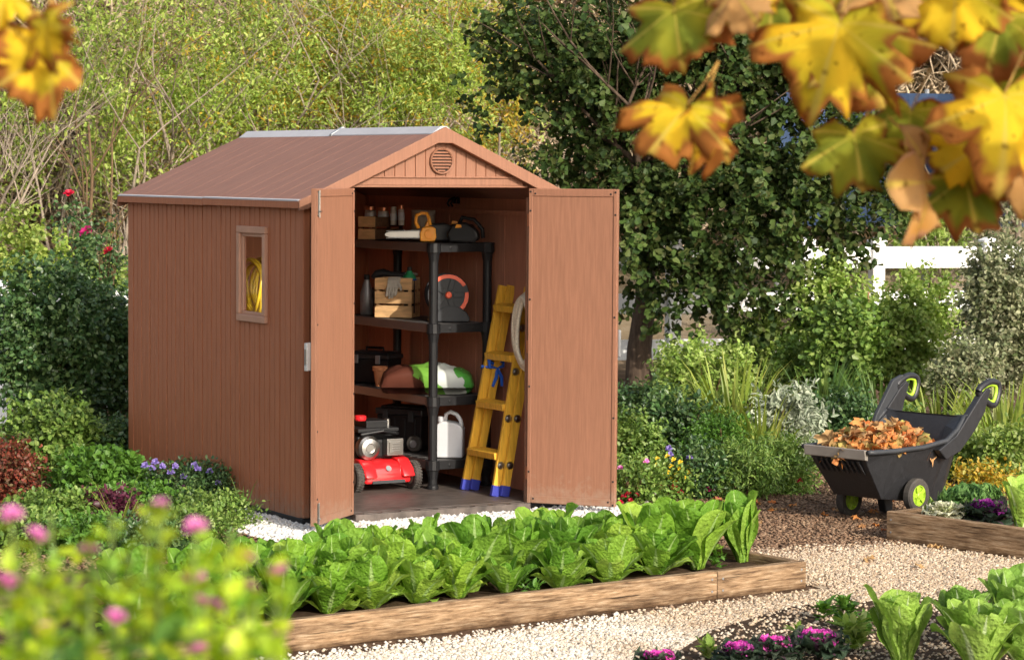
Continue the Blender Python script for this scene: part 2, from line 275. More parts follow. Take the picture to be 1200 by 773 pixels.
def link(name, me, mats, parent=None, loc=(0, 0, 0), rot=(0, 0, 0)):
    o = bpy.data.objects.new(name, me); COL.objects.link(o)
    for mm in (mats if isinstance(mats, (list, tuple)) else [mats]):
        if len(me.materials) < (len(mats) if isinstance(mats, (list, tuple)) else 1): me.materials.append(M[mm] if isinstance(mm, str) else mm)
    o.location = loc; o.rotation_euler = rot
    if parent: o.parent = parent
    return o
def thing(name, label, cat, loc=(0, 0, 0), rotz=0, group=None, rot=None):
    o = bpy.data.objects.new(name, None); COL.objects.link(o); o.location = loc; o.rotation_euler = rot or (0, 0, rotz); o.empty_display_size = .1
    return tag(o, label, cat, group)
def dup(root, loc, rot, label, scale=None):
    r = root.copy(); COL.objects.link(r); r.location = loc; r.rotation_euler = rot; r['label'] = label
    if scale: r.scale = scale
    for ch in root.children:
        c = ch.copy(); COL.objects.link(c); c.parent = r
        for g in ch.children:
            d = g.copy(); COL.objects.link(d); d.parent = c
    return r
class MB:
    def __init__(s): s.v = []; s.f = []; s.m = []; s.cur = 0
    def add(s, V, F):
        o = len(s.v); s.v += [tuple(map(float, p)) for p in V]; s.f += [tuple(i+o for i in f) for f in F]; s.m += [s.cur]*len(F); return s
    def box(s, x0, x1, y0, y1, z0, z1, mtx=None):
        V = [(x, y, z) for z in (z0, z1) for y in (y0, y1) for x in (x0, x1)]
        if mtx: V = [tuple(mtx @ Vector(p)) for p in V]
        return s.add(V, [(0, 2, 3, 1), (4, 5, 7, 6), (0, 1, 5, 4), (2, 6, 7, 3), (0, 4, 6, 2), (1, 3, 7, 5)])
    def tube(s, pts, rad, n=8, cap=True):
        pts = [Vector(p) for p in pts]; k = len(pts)
        rad = [rad]*k if not isinstance(rad, (list, tuple)) else rad
        V = []; F = []; ref = None
        for i in range(k):
            d = (pts[min(i+1, k-1)]-pts[max(i-1, 0)])
            d = d.normalized() if d.length > 1e-9 else Vector((0, 0, 1))
            if ref is None: ref = Vector((1, 0, 0)) if abs(d.x) < .8 else Vector((0, 1, 0))
            a = (ref-d*ref.dot(d))
            a = a.normalized() if a.length > 1e-6 else d.orthogonal().normalized()
            b = d.cross(a); ref = a
            for j in range(n):
                t = 2*PI*j/n; V.append(pts[i]+(a*math.cos(t)+b*math.sin(t))*rad[i])
        for i in range(k-1):
            for j in range(n): F.append((i*n+j, i*n+(j+1) % n, (i+1)*n+(j+1) % n, (i+1)*n+j))
        if cap: F.append(tuple(range(n-1, -1, -1))); F.append(tuple((k-1)*n+j for j in range(n)))
        return s.add(V, F)
    def lathe(s, prof, n=24, mtx=None, cap=True):
        V = []; F = []; k = len(prof)
        for r, z in prof:
            for j in range(n):
                t = 2*PI*j/n; p = Vector((r*math.cos(t), r*math.sin(t), z)); V.append(mtx @ p if mtx else p)
        for i in range(k-1):
            for j in range(n): F.append((i*n+j, i*n+(j+1) % n, (i+1)*n+(j+1) % n, (i+1)*n+j))
        if cap: F.append(tuple(range(n-1, -1, -1))); F.append(tuple((k-1)*n+j for j in range(n)))
        return s.add(V, F)
    def prism(s, poly, axis, a0, a1):
        """poly: 2-D outline; extruded along axis 'x','y' or 'z'"""
        def P(p, t): return {'x': (t, p[0], p[1]), 'y': (p[0], t, p[1]), 'z': (p[0], p[1], t)}[axis]
        n = len(poly); V = [P(p, a0) for p in poly]+[P(p, a1) for p in poly]
        F = [tuple(range(n-1, -1, -1)), tuple(range(n, 2*n))]+[(i, (i+1) % n, n+(i+1) % n, n+i) for i in range(n)]
        return s.add(V, F)
    def build(s, name, mats, parent=None, bevel=0, smooth=False, loc=(0, 0, 0), rot=(0, 0, 0), seg=2, sub=0):
        me = bpy.data.meshes.new(name); me.from_pydata(s.v, [], s.f); me.update()
        if len(set(s.m)) > 1: me.polygons.foreach_set('material_index', s.m)
        import bmesh
        bm = bmesh.new(); bm.from_mesh(me); bmesh.ops.recalc_face_normals(bm, faces=bm.faces); bm.to_mesh(me); bm.free()
        if smooth: me.polygons.foreach_set('use_smooth', [True]*len(me.polygons))
        o = link(name, me, mats, parent, loc, rot)
        if smooth and not sub:
            e = o.modifiers.new('ws', 'WEIGHTED_NORMAL') if False else None
        if bevel:
            b = o.modifiers.new('bevel', 'BEVEL'); b.width = bevel; b.segments = seg; b.limit_method = 'ANGLE'; b.angle_limit = R(35)
        if sub:
            b = o.modifiers.new('sub', 'SUBSURF'); b.levels = sub; b.render_levels = sub
        return o
def RX(a): return Matrix.Rotation(a, 4, 'X')
def RY(a): return Matrix.Rotation(a, 4, 'Y')
def RZ(a): return Matrix.Rotation(a, 4, 'Z')
def T(x, y, z): return Matrix.Translation((x, y, z))

def unit(a): return a/np.maximum(np.linalg.norm(a, axis=-1, keepdims=True), 1e-9)
def leaves(P, Dr, N, L, Wd, fold=.25, droop=.2, kind='oval'):
    """vectorised leaves: base P, direction Dr, face normal N, length L, half-width Wd -> verts, quads"""
    n = len(P); Dr = unit(Dr); S = unit(np.cross(Dr, N)); N = unit(np.cross(S, Dr))
    L = np.broadcast_to(np.asarray(L, float), (n,))[:, None]; Wd = np.broadcast_to(np.asarray(Wd, float), (n,))[:, None]
    prof = {'oval': [(.35, .95), (.75, .75)], 'obov': [(.35, .6), (.78, 1.0)], 'blade': [(.3, 1.0), (.7, .7)], 'round': [(.3, 1.0), (.8, .85)]}[kind]
    (t1, w1), (t2, w2) = prof
    def pt(t, s, up): return P + Dr*L*t + S*Wd*s + N*(Wd*abs(s)*up - L*droop*t*t)
    V = np.stack([pt(0, 0, 0), pt(t1, w1, fold), pt(t2, w2, fold), pt(1, 0, 0), pt(t2, -w2, fold), pt(t1, -w1, fold)], 1)
    F = np.array([[0, 1, 2, 3], [0, 3, 4, 5]])[None] + (np.arange(n)*6)[:, None, None]
    return V.reshape(-1, 3), F.reshape(-1, 4)
def rvec(n): return unit(RNG.normal(size=(n, 3)))
def crown(blobs, clumps, per, L, Wd, kind='oval', spread=.16, shell=.55, up=.35, droop=.15, jit=.35):
    """leaf clumps spread through ellipsoids [(centre, radii, weight)]; leaves of a clump fan from one twig"""
    wts = np.array([b[2] if len(b) > 2 else b[1][0]*b[1][1]*b[1][2] for b in blobs]); wts = wts/wts.sum()
    PV = []; PF = []; off = 0
    for b, wt in zip(blobs, wts):
        k = max(1, int(clumps*wt)); c = np.array(b[0]); rr = np.array(b[1])
        d = rvec(k); rad = (shell+(1-shell)*RNG.random((k, 1)))*(.85+.3*RNG.random((k, 1)))
        pos = c + d*rr*rad
        out = unit(d/rr)
        tw = unit(out + .6*rvec(k) + np.array([0, 0, up]))
        P = np.repeat(pos, per, 0); TW = np.repeat(tw, per, 0); n = len(P)
        t = RNG.random((n, 1))
        P = P + TW*spread*t*1.4 + rvec(n)*spread*.45
        dr = unit(TW*.7 + rvec(n)*.9 + np.array([0, 0, -.15])); nn = unit(np.array([0, 0, .7]) + np.repeat(out, per, 0)*.5 + rvec(n)*.75)
        s = 1+jit*(RNG.random(n)*2-1)
        V, F = leaves(P, dr, nn, L*s, Wd*s, kind=kind, droop=droop)
        PV.append(V); PF.append(F+off); off += len(V)
    return np.concatenate(PV), np.concatenate(PF)
def cat(parts):
    V = []; F = []; o = 0
    for v, f in parts: V.append(v); F.append(f+o); o += len(v)
    return np.concatenate(V), np.concatenate(F)
def skeleton(base, height, spread, r0, levels=3, kids=4, seed=0, lean=(0, 0), up=.75, first=.35, n=6, wob=.12):
    """branching tubes in one MB; returns MB and tips"""
    rnd = random.Random(seed); mb = MB(); tips = []
    def grow(p, d, ln, r, lv):
        pts = [Vector(p)]; rad = [r]; k = 5; dd = Vector(d)
        for i in range(k):
            dd = (dd + Vector((rnd.uniform(-1, 1), rnd.uniform(-1, 1), rnd.uniform(-.5, .8)))*wob).normalized()
            pts.append(pts[-1]+dd*ln/k); rad.append(r*(1-.62*(i+1)/k))
        mb.tube(pts, rad, n if lv > 1 else max(3, n-2), cap=False)
        tips.append(pts[-1])
        if lv <= 1: return
        for j in range(kids):
            i = rnd.randint(2, k) if lv == levels and first < .5 else rnd.randint(1, k)
            a = rnd.uniform(0, 2*PI); sd = Vector((math.cos(a), math.sin(a), 0))
            nd = (dd*up + sd*spread + Vector((0, 0, .15))).normalized()
            grow(pts[i], nd, ln*rnd.uniform(.5, .8), rad[i]*.7, lv-1)
    grow(base, Vector((lean[0], lean[1], 1)).normalized(), height, r0, levels)
    return mb, tips

# ================================================================== THE SETTING
def sheet(name, poly, z, matname, kind='structure', sub=None):
    mb = MB(); n = len(poly); mb.add([(p[0], p[1], z) for p in poly], [tuple(range(n))])
    o = mb.build(name, matname); tag(o, kind=kind); return o
# one ground sheet, rising into a dry slope far behind the garden
def ground_h(x, y):
    h = 0.0
    if y > 29: h += (y-29)*.16
    if y > 40: h += (y-40)*.26
    if y > 75: h -= (y-75)*.30
    return h
xs = np.concatenate([np.linspace(-600, -40, 8), np.linspace(-30, 30, 41), np.linspace(40, 600, 8)])
ys = np.concatenate([np.linspace(-300, -10, 6), np.linspace(0, 28, 15), np.linspace(29, 90, 42), np.linspace(110, 1500, 8)])
V = [(x, y, ground_h(x, min(y, 95)) + (0.6*math.sin(x*.31+y*.2)+.5*math.sin(x*.13-y*.37) if 44 < y < 100 else 0)) for y in ys for x in xs]
nx = len(xs); F = [(j*nx+i, j*nx+i+1, (j+1)*nx+i+1, (j+1)*nx+i) for j in range(len(ys)-1) for i in range(nx-1)]
m_, nt_, b_, n_, l_ = new_mat('garden_earth'); b_.inputs['Roughness'].default_value = .95; b_.inputs['Specular IOR Level'].default_value = .1
no_ = noise_chain(nt_, 5, detail=6); r1 = ramp(nt_, no_.outputs[0], [(.3, (.055, .032, .02)), (.5, (.11, .066, .04)), (.7, (.19, .125, .08))])
no2 = noise_chain(nt_, 1.3, detail=6, rough=.7); r2 = ramp(nt_, no2.outputs[0], [(.3, (.16, .13, .06)), (.5, (.34, .27, .17)), (.7, (.44, .38, .28))])
tc_ = n_.new('ShaderNodeTexCoord'); sp_ = n_.new('ShaderNodeSeparateXYZ'); l_.new(tc_.outputs['Object'], sp_.inputs[0])
mr_ = n_.new('ShaderNodeMapRange'); mr_.inputs[1].default_value = 27; mr_.inputs[2].default_value = 33; l_.new(sp_.outputs[1], mr_.inputs[0])
mx_ = n_.new('ShaderNodeMix'); mx_.data_type = 'RGBA'; l_.new(mr_.outputs[0], mx_.inputs[0]); l_.new(r1.outputs[0], mx_.inputs[6]); l_.new(r2.outputs[0], mx_.inputs[7]); l_.new(mx_.outputs[2], b_.inputs['Base Color'])
nb_ = noise_chain(nt_, 45, detail=5); bp_ = n_.new('ShaderNodeBump'); bp_.inputs['Strength'].default_value = .9; bp_.inputs['Distance'].default_value = .03; l_.new(nb_.outputs[0], bp_.inputs['Height']); l_.new(bp_.outputs[0], b_.inputs['Normal'])
M['earth'] = m_
mb = MB(); mb.add(V, F); gr = mb.build('ground', 'earth', smooth=True); tag(gr, kind='structure')

def inside(poly, P):
    x, y = P[:, 0], P[:, 1]; c = np.zeros(len(P), bool); n = len(poly)
    for i in range(n):
        x0, y0 = poly[i]; x1, y1 = poly[(i+1) % n]
        c ^= ((y0 > y) != (y1 > y)) & (x < (x1-x0)*(y-y0)/((y1-y0) if y1 != y0 else 1e-9)+x0)
    return c
def edge_dist(poly, P):
    d = np.full(len(P), 9.0); n = len(poly)
    for i in range(n):
        a = np.array(poly[i]); b = np.array(poly[(i+1) % n]); ab = b-a
        t = np.clip(((P-a)@ab)/(ab@ab), 0, 1); d = np.minimum(d, np.linalg.norm(P-a-t[:, None]*ab, axis=1))
    return d
def stones(name, poly, dens, size, matname, z0=0.0, label=None, catg=None, feather=.12, flat=.65, avoid=()):
    lo = np.min(poly, 0); hi = np.max(poly, 0); n = int((hi[0]-lo[0])*(hi[1]-lo[1])*dens)
    P = RNG.random((n, 2))*(hi-lo)+lo; P = P[inside(poly, P)]
    for a in avoid: P = P[~inside(a, P)]
    P = P[RNG.random(len(P)) < np.clip(edge_dist(poly, P)/feather, .12, 1)]; n = len(P)
    base = np.array([(1, 0, 0), (-1, 0, 0), (0, 1, 0), (0, -1, 0), (0, 0, 1), (0, 0, -1)], float)
    s = size*(.55+.9*RNG.random((n, 1, 1))**1.5)
    V = base[None]*s*(.7+.6*RNG.random((n, 6, 1))) + RNG.normal(size=(n, 6, 3))*s*.18
    a = RNG.random(n)*2*PI; ca, sa = np.cos(a)[:, None], np.sin(a)[:, None]
    X = V[..., 0]*ca-V[..., 1]*sa; Y = V[..., 0]*sa+V[..., 1]*ca; Z = V[..., 2]*flat
    tl = RNG.normal(size=(n, 1))*.3; Z = Z+X*tl
    V = np.stack([X+P[:, :1], Y+P[:, 1:], Z+z0+s[..., 0]*.3*RNG.random((n, 1))], -1).reshape(-1, 3)
    f = np.array([(0, 2, 4), (2, 1, 4), (1, 3, 4), (3, 0, 4), (2, 0, 5), (1, 2, 5), (3, 1, 5), (0, 3, 5)])
    F = (f[None]+(np.arange(n)*6)[:, None, None]).reshape(-1, 3)
    o = link(name, arr_mesh(name, V, F), matname); tag(o, label, catg, kind='stuff'); return o

BED0 = np.array([1.545, 13.57]); BE1 = np.array([-.798, -.603]); BE2 = np.array([-.603, .798])   # front right corner, along the front to the near end, across to the back
BLEN, BDEP, BH = 4.35, 1.12, .145
def bedp(s, t): q = BED0+BE1*s+BE2*t; return (float(q[0]), float(q[1]))
g2 = lambda x, y: tuple(G(x, y)[:2])
path_poly = [(-2.6, 9.6), g2(350, 775), (1.62, 13.55), (1.3, 14.2), (1.4, 14.8), (1.8, 15.05), (2.2, 15.2), (2.24, 15.3), (2.95, 14.55), (4.2, 13.2), (4.2, 9.6)]
bed_poly = [bedp(-.02, -.02), bedp(BLEN, -.02), bedp(BLEN, BDEP), bedp(-.02, BDEP)]
soil_poly = [g2(745, 800), g2(830, 742), g2(930, 712), g2(1040, 705), g2(1240, 690), (4, 12.6), (4, 10.4), (1.0, 10.4)]
apron_poly = [W(-.75, 1.1)[:2], W(-.8, -.6)[:2], W(-.5, -1.55)[:2], W(1.0, -1.55)[:2], W(2.0, -1.1)[:2], W(2.2, -.2)[:2], W(1.6, .0)[:2], W(1.5, .1)[:2], W(-.2, .1)[:2], W(-.2, 1.1)[:2]]
m_, nt_, b_, n_, l_ = new_mat('gravel_bed_fines'); b_.inputs['Roughness'].default_value = .95
no_ = noise_chain(nt_, 70, detail=3); r1 = ramp(nt_, no_.outputs[0], [(.3, (.16, .105, .06)), (.5, (.36, .26, .16)), (.7, (.55, .45, .32))]); l_.new(r1.outputs[0], b_.inputs['Base Color']); M['fines'] = m_
M['pebble_base'] = mat('pebble_base', (.50, .48, .45), .9, .1, var=.3, vs=60, bump=1, bs=80)
sheet('gravel_path', path_poly, .004, 'fines'); sheet('pebble_apron', apron_poly, .008, 'pebble_base'); sheet('planting_soil', soil_poly, .012, 'soil')
vis = [(-2.0, 11.0), (-.9, 11.0), (1.0, 11.0), (4.2, 11.0), (4.2, 13.4), (2.95, 14.6), (2.25, 15.3), (1.95, 15.2), (1.5, 15.0), (1.0, 14.9), (1.2, 14.3), (1.6, 13.55), (-2.0, 10.8)]
stones('path_gravel', vis, 9000, .0102, 'gravel', .006, 'tan and pale crushed gravel covering the garden path', 'gravel', avoid=(soil_poly,), feather=.35)
stones('path_gravel_scatter', [tuple(np.array(p)) for p in [g2(760, 800), g2(830, 735), g2(930, 705), g2(1040, 700), g2(1240, 685), (4, 12.6), (4, 11.2), (1.0, 11.2)]], 900, .011, 'gravel', .014, 'loose gravel grains strewn over the dark soil by the pink kales', 'gravel')
stones('white_pebbles', apron_poly, 4600, .0175, 'pebble', .010, 'white pebbles spread around the foot of the brown shed', 'pebbles', feather=.2, avoid=([W(-.33, .02)[:2], W(1.58, .02)[:2], W(1.58, 3)[:2], W(-.33, 3)[:2]], bed_poly))
mulch_poly = [(.4, 15.6), (.9, 14.6), (1.5, 14.5), (2.2, 14.9), (2.6, 15.6), (4.6, 14.2), (5.2, 18.6), (2.0, 18.9), (1.3, 17.4), (.4, 17.3)]
stones('mulch', mulch_poly, 2600, .0125, 'chips', .006, 'dark bark mulch and crumbled leaves under the black barrow', 'mulch', flat=.4)
mulch2 = [(-1.2, 15.2), (-1.4, 14.2), (-3.4, 13.5), (-4.2, 17), (-2.2, 17.5)]
stones('mulch.001', mulch2, 900, .016, 'chips', .006, 'dark crumbly mulch beneath the low shrubs beside the shed wall', 'mulch', flat=.4)

# ================================================================== RAISED BEDS
def board(parent, name, p0, p1, th, z0, z1, matname='timber', out=1, part=None):
    """a timber lying from p0 to p1 (its outer face), th thick towards its left"""
    p0 = Vector((*p0, 0)); p1 = Vector((*p1, 0)); d = (p1-p0); ln = d.length; a = math.atan2(d.y, d.x)
    mb = MB(); mb.cur = 0; mb.box(0, ln, 0, th, z0, z1)
    o = mb.build(part or name, matname, parent, bevel=.006, loc=(p0.x, p0.y, 0), rot=(0, 0, a))
    for x in (.035, ln-.035):
        for z in (z1*.3, z1*.72):
            mb = MB(); mb.lathe([(.006, 0), (.006, .0015), (.003, .002)], 8, T(x, -.0003, z) @ RX(PI/2)); mb.build('screw', 'grey_metal', o)
    return o
def rel(o, p): return (p[0]-o.location.x, p[1]-o.location.y)
bed = thing('raised_bed', 'long weathered timber frame bed full of lettuces before the shed doors', 'raised bed', (*bedp(0, 0), 0))
TK = .055
board(bed, 'front_board', rel(bed, bedp(BLEN, 0)), rel(bed, bedp(.62, 0)), TK, 0, BH)
board(bed, 'front_board', rel(bed, bedp(.615, .002)), rel(bed, bedp(0, .002)), TK, 0, BH-.003)
board(bed, 'end_board', rel(bed, bedp(.001, TK+.003)), rel(bed, bedp(.001, BDEP)), TK, 0, BH-.002)
board(bed, 'back_board', rel(bed, bedp(TK+.004, BDEP)), rel(bed, bedp(BLEN, BDEP)), TK, 0, BH)
board(bed, 'end_board', rel(bed, bedp(BLEN-.001, BDEP-TK-.003)), rel(bed, bedp(BLEN-.001, TK+.003)), TK, 0, BH-.002)
mb = MB(); nS, nT = 40, 12
Vs = [(*rel(bed, bedp(TK+(BLEN-2*TK)*i/nS, TK+(BDEP-2*TK)*j/nT)), .095+.012*RNG.normal()) for j in range(nT+1) for i in range(nS+1)]
mb.add(Vs, [(j*(nS+1)+i, j*(nS+1)+i+1, (j+1)*(nS+1)+i+1, (j+1)*(nS+1)+i) for j in range(nT) for i in range(nS)])
mb.build('soil_fill', 'soil', bed, smooth=True)

RB0 = np.array([2.215, 15.37]); RE1 = np.array([.672, -.741]); RE2 = np.array([.741, .672])
def rbp(s, t): q = RB0+RE1*s+RE2*t; return (float(q[0]), float(q[1]))
RBD = .62
rbed = thing('raised_bed', 'short weathered timber bed corner holding curly kales near the barrow', 'raised bed', (*rbp(0, 0), 0))
board(rbed, 'front_board', rel(rbed, rbp(0, 0)), rel(rbed, rbp(2.2, 0)), TK, 0, .175)
board(rbed, 'end_board', rel(rbed, rbp(.001, RBD)), rel(rbed, rbp(.001, TK+.003)), TK, 0, .172)
board(rbed, 'back_board', rel(rbed, rbp(2.2, RBD)), rel(rbed, rbp(TK+.003, RBD)), TK, 0, .175)
mb = MB(); Vs = [(*rel(rbed, rbp(TK+2.1*i/20, TK+(RBD-2*TK)*j/8)), .12+.012*RNG.normal()) for j in range(9) for i in range(21)]
mb.add(Vs, [(j*21+i, j*21+i+1, (j+1)*21+i+1, (j+1)*21+i) for j in range(8) for i in range(20)]); mb.build('soil_fill', 'soil', rbed, smooth=True)

# ================================================================== THE SHED   (u along the front, v inward, z up; origin at the left jamb of the doorway)
UL, UR, LEN, WO = -.323, 1.563, 2.775, 1.24
MID = (UL+UR)/2
ZE, ZR, Z0, Z1 = 1.935, 2.4136, .0636, 2.052          # eaves underside, ridge, floor, head of the doorway
EO, FO = .042, .043                                    # roof overhang at the eaves and the gable
shed = thing('garden_shed', 'brown gabled resin shed with both doors swung open', 'shed', W(0, 0), TH)
SL = (ZR-(ZE+.038))/(MID-(UL-EO))                      # roof slope
def roof_z(u): return ZR-abs(u-MID)*SL
# base
mb = MB(); mb.box(UL-.004, UR+.004, -.006, LEN+.004, 0, .05); mb.build('base', 'black', shed, bevel=.006)
mb = MB(); mb.box(UL+.03, UR-.03, .03, LEN-.03, .05, Z0); mb.box(.0, WO, -.075, .03, .02, Z0-.002)
for i in range(9): mb.box(.06+.13*i, .16+.13*i, -.06, -.045, Z0-.002, Z0+.003)
fl = mb.build('floor', 'floor', shed, bevel=.004)
# clapboard side walls: vertical boards with V grooves, as one corrugated profile
def wall_profile(l0, l1, pitch, depth=.017, seam=None):
    """distance along the wall and set-back, groove at each board joint"""
    pts = []; n = round((l1-l0)/pitch); pp = (l1-l0)/n
    for i in range(n):
        a = l0+i*pp; wv = [0, .0015, 0, .001][i % 4]
        gw = .0036 if i % 4 else .0062; ge = .0036 if (i+1) % 4 else .0062
        pts += [(a+gw*.85, depth if i else 0), (a+gw+.0012, wv), (a+pp-ge-.0012, wv), (a+pp-ge*.85, depth if i < n-1 else 0)]
    return pts
def side_wall(u, sgn, holes=None):
    """outer face at u looking along -sgn"""
    mb = MB(); pr_ = wall_profile(.03, LEN-.03, .0735)
    n = len(pr_)
    def strip(p0, p1, z0, z1):
        o = []
        for p in (p0, p1): o += [(u-sgn*(-p[1]) if False else u+sgn*p[1], p[0], z0), (u+sgn*p[1], p[0], z1)]
        mb.add(o, [(0, 2, 3, 1)])
    for i in range(n-1):
        p0, p1 = pr_[i], pr_[i+1]; mid = (p0[0]+p1[0])/2
        zt = ZE+.05
        if holes and holes[0] < mid < holes[1]: strip(p0, p1, .05, holes[2]); strip(p0, p1, holes[3], zt)
        else: strip(p0, p1, .05, zt)
    return mb
WV0, WV1, WZ0, WZ1 = .483, .935, 1.2024, 1.8016          # window frame, outer edge
WV0, WV1 = .50, .925
hole = (WV0+.03, WV1-.03, WZ0+.03, WZ1-.03)
lw = side_wall(UL, 1, hole)
# inner skin of the left wall round the window
for (a, b, c, d) in ((.03, hole[0], .05, ZE+.05), (hole[1], LEN-.03, .05, ZE+.05), (hole[0], hole[1], .05, hole[2]), (hole[0], hole[1], hole[3], ZE+.05)):
    lw.cur = 1; lw.box(UL+.018, UL+.036, a, b, c, d)
lw.build('side_wall', ['resin_wall', 'resin_in'], shed)
rw = side_wall(UR, -1)
rw.cur = 1; rw.box(UR-.036, UR-.018, .03, LEN-.03, .05, ZE+.05)
for k in range(1, 7): rw.box(UR-.040, UR-.036, .38*k, .38*k+.012, .07, 1.86)          # ribs on the inner face
rw.box(UR-.075, UR-.0365, .03, LEN-.04, 1.865, 1.895)                                # wall plate
rw.build('side_wall', ['resin_wall', 'resin_in'], shed)
mb = MB(); mb.box(UL+.02, UR-.02, LEN-.04, LEN-.01, .05, ZE+.02); mb.prism([(UL+.03, ZE+.02), (UR-.03, ZE+.02), (MID, ZR-.04)], 'y', LEN-.04, LEN-.01); mb.build('back_wall', 'resin_wall', shed)
# corner posts
for uc, vc in ((UL, .0), (UL, LEN-.05), (UR-.05, LEN-.05)):
    mb = MB(); mb.box(uc+.001, uc+.05, vc, vc+.05, .05, ZE+.05); mb.build('corner_post', 'resin_wall', shed, bevel=.008)
# front jambs
for a, b in ((UL+.052, -.004), (WO+.004, UR-.003)):
    mb = MB(); mb.box(a, b, .0, .022, .05, 1.99)
    mb.build('front_jamb', 'resin', shed, bevel=.004)
# header and gable panel
mb = MB(); mb.box(.0, WO, -.012, .05, Z1, Z1+.012); mb.prism([(-.10, Z1-.02), (WO+.10, Z1-.02), (WO+.06, Z1+.012), (WO-.06, Z1+.066), (.06, Z1+.066), (-.06, Z1+.012)], 'y', -.003, .0) if False else mb.box(.03, WO-.03, -.004, .05, Z1+.0125, Z1+.066); mb.box(.07, WO-.07, -.016, .012, Z1+.058, Z1+.068); mb.build('header', 'resin', shed, bevel=.003)
mb = MB(); gz = Z1+.067; pitch = .0715; k = int((WO+.3)/pitch)
u = MID-pitch*(k/2)
for i in range(k):
    a, b = u+i*pitch+.003, u+(i+1)*pitch-.003
    za, zb = roof_z(a)-.062, roof_z(b)-.062
    if min(za, zb) < gz+.004: continue
    if a < MID < b: poly = [(a, gz), (b, gz), (b, zb), (MID, ZR-.062), (a, za)]
    else: poly = [(a, gz), (b, gz), (b, zb), (a, za)]
    mb.prism(poly, 'y', .002, .02)
mb.cur = 1
gd = (ZR-.045-gz)/SL; mb.prism([(MID-gd, gz), (MID+gd, gz), (MID, ZR-.045)], 'y', .010, .045)
gp = mb.build('gable_panel', ['resin', 'resin_wall'], shed)
# round louvre vent
mb = MB(); VZ = 2.215; VR = .082
t = T(MID, 0, VZ) @ RX(PI/2)
mb.lathe([(VR-.011, -.003), (VR-.011, .016), (VR-.004, .020), (VR, .016), (VR, -.003)], 40, t, cap=False)
for i in range(8):
    z = -VR+.016+i*(2*VR-.032)/7; hw = math.sqrt(max(1e-4, (VR-.011)**2-z*z))
    mb.box(-hw, hw, -.011, -.009+.002, -.0062, .0062, T(MID, -.001, VZ+z) @ RX(R(-38)))
mb.cur = 1; mb.lathe([(0.0005, .0002), (VR-.01, .0002)], 40, T(MID, .0005, VZ) @ RX(PI/2), cap=False)
mb.build('vent', ['resin', 'black'], gp)
# roof: two slopes, each of two panels with shallow seams
RT = .035
for sgn in (-1, 1):
    ue = MID+sgn*(MID-UL+EO)
    for (a, b, lift) in ((-FO, LEN*.5-.012, .003), (LEN*.5-.012+.0, LEN+FO, 0)):
        mb = MB(); nb = 7; step = (b-a)/nb; ll = math.hypot(ue-MID, (MID-UL+EO)*SL)
        for i in range(nb):
            v0, v1 = a+i*step+.003*(i > 0), a+(i+1)*step-.003*(i < nb-1)
            zt = ZR+lift; ze = ZR-abs(ue-MID)*SL+lift
            mb.prism([(MID, zt), (ue, ze), (ue, ze-RT), (MID, zt-RT)], 'y', v0, v1)
        mb.prism([(MID, ZR+lift-.005), (ue-sgn*.004, ZR-abs(ue-MID)*SL+lift-.005), (ue-sgn*.004, ZR-abs(ue-MID)*SL-RT), (MID, ZR-RT)], 'y', a+.002, b-.002)
        rp = mb.build('roof_panel', 'roof', shed)
        mb = MB(); ze = ZR-abs(ue-MID)*SL+lift
        mb.prism([(ue-sgn*.03, ze-.004), (ue+sgn*.004, ze-.004), (ue+sgn*.012, ze-.002), (ue+sgn*.012, ze-.052), (ue-sgn*.03, ze-.052)], 'y', a+.001, b-.003); mb.build('eave_fascia', 'resin_wall', rp, bevel=.003)
        mb = MB(); mb.prism([(ue-sgn*.012, ze+.0045), (ue+sgn*.013, ze-.0005), (ue+sgn*.0135, ze-.009), (ue+sgn*.0122, ze-.009), (ue-sgn*.012, ze-.003)], 'y', a+.002, b-.004); mb.build('eave_highlight', 'ridge', rp)  # pale strip that paints the bright sheen along the roof's eave lip
# rake boards on the front and the back gable
for (va, vb) in ((-FO-.018, -FO-.001), (LEN+FO+.001, LEN+FO+.018)):
    mb = MB(); ue0, ue1 = UL-EO-.013, UR+EO+.013
    rd = 0 if va < 0 else -.02
    def rz(u, o): return roof_z(u)+o+rd
    mb.prism([(ue0, rz(ue0, .006)), (MID, ZR+.012+rd), (ue1, rz(ue1, .006)), (ue1, rz(ue1, -.058)), (ue1-.06, rz(ue1-.06, -.072)), (MID+.05, rz(MID+.05, -.066)), (MID-.05, rz(MID-.05, -.066)), (ue0+.06, rz(ue0+.06, -.072)), (ue0, rz(ue0, -.058))], 'y', va, vb)
    mb.build('rake_board', 'resin', shed, bevel=.004)
    s = 1 if va < 0 else -1
    mb = MB()
    for sg in (-1, 1):
        e = MID+sg*(MID-UL-.02); mb.prism([(MID+sg*.04, rz(MID+sg*.04, -.050)), (e, rz(e, -.050)), (e, rz(e, -.062)), (MID+sg*.04, rz(MID+sg*.04, -.062))], 'y', (vb if s > 0 else va-.045), (vb+.045 if s > 0 else va))
    mb.build('soffit', 'resin_wall', shed)
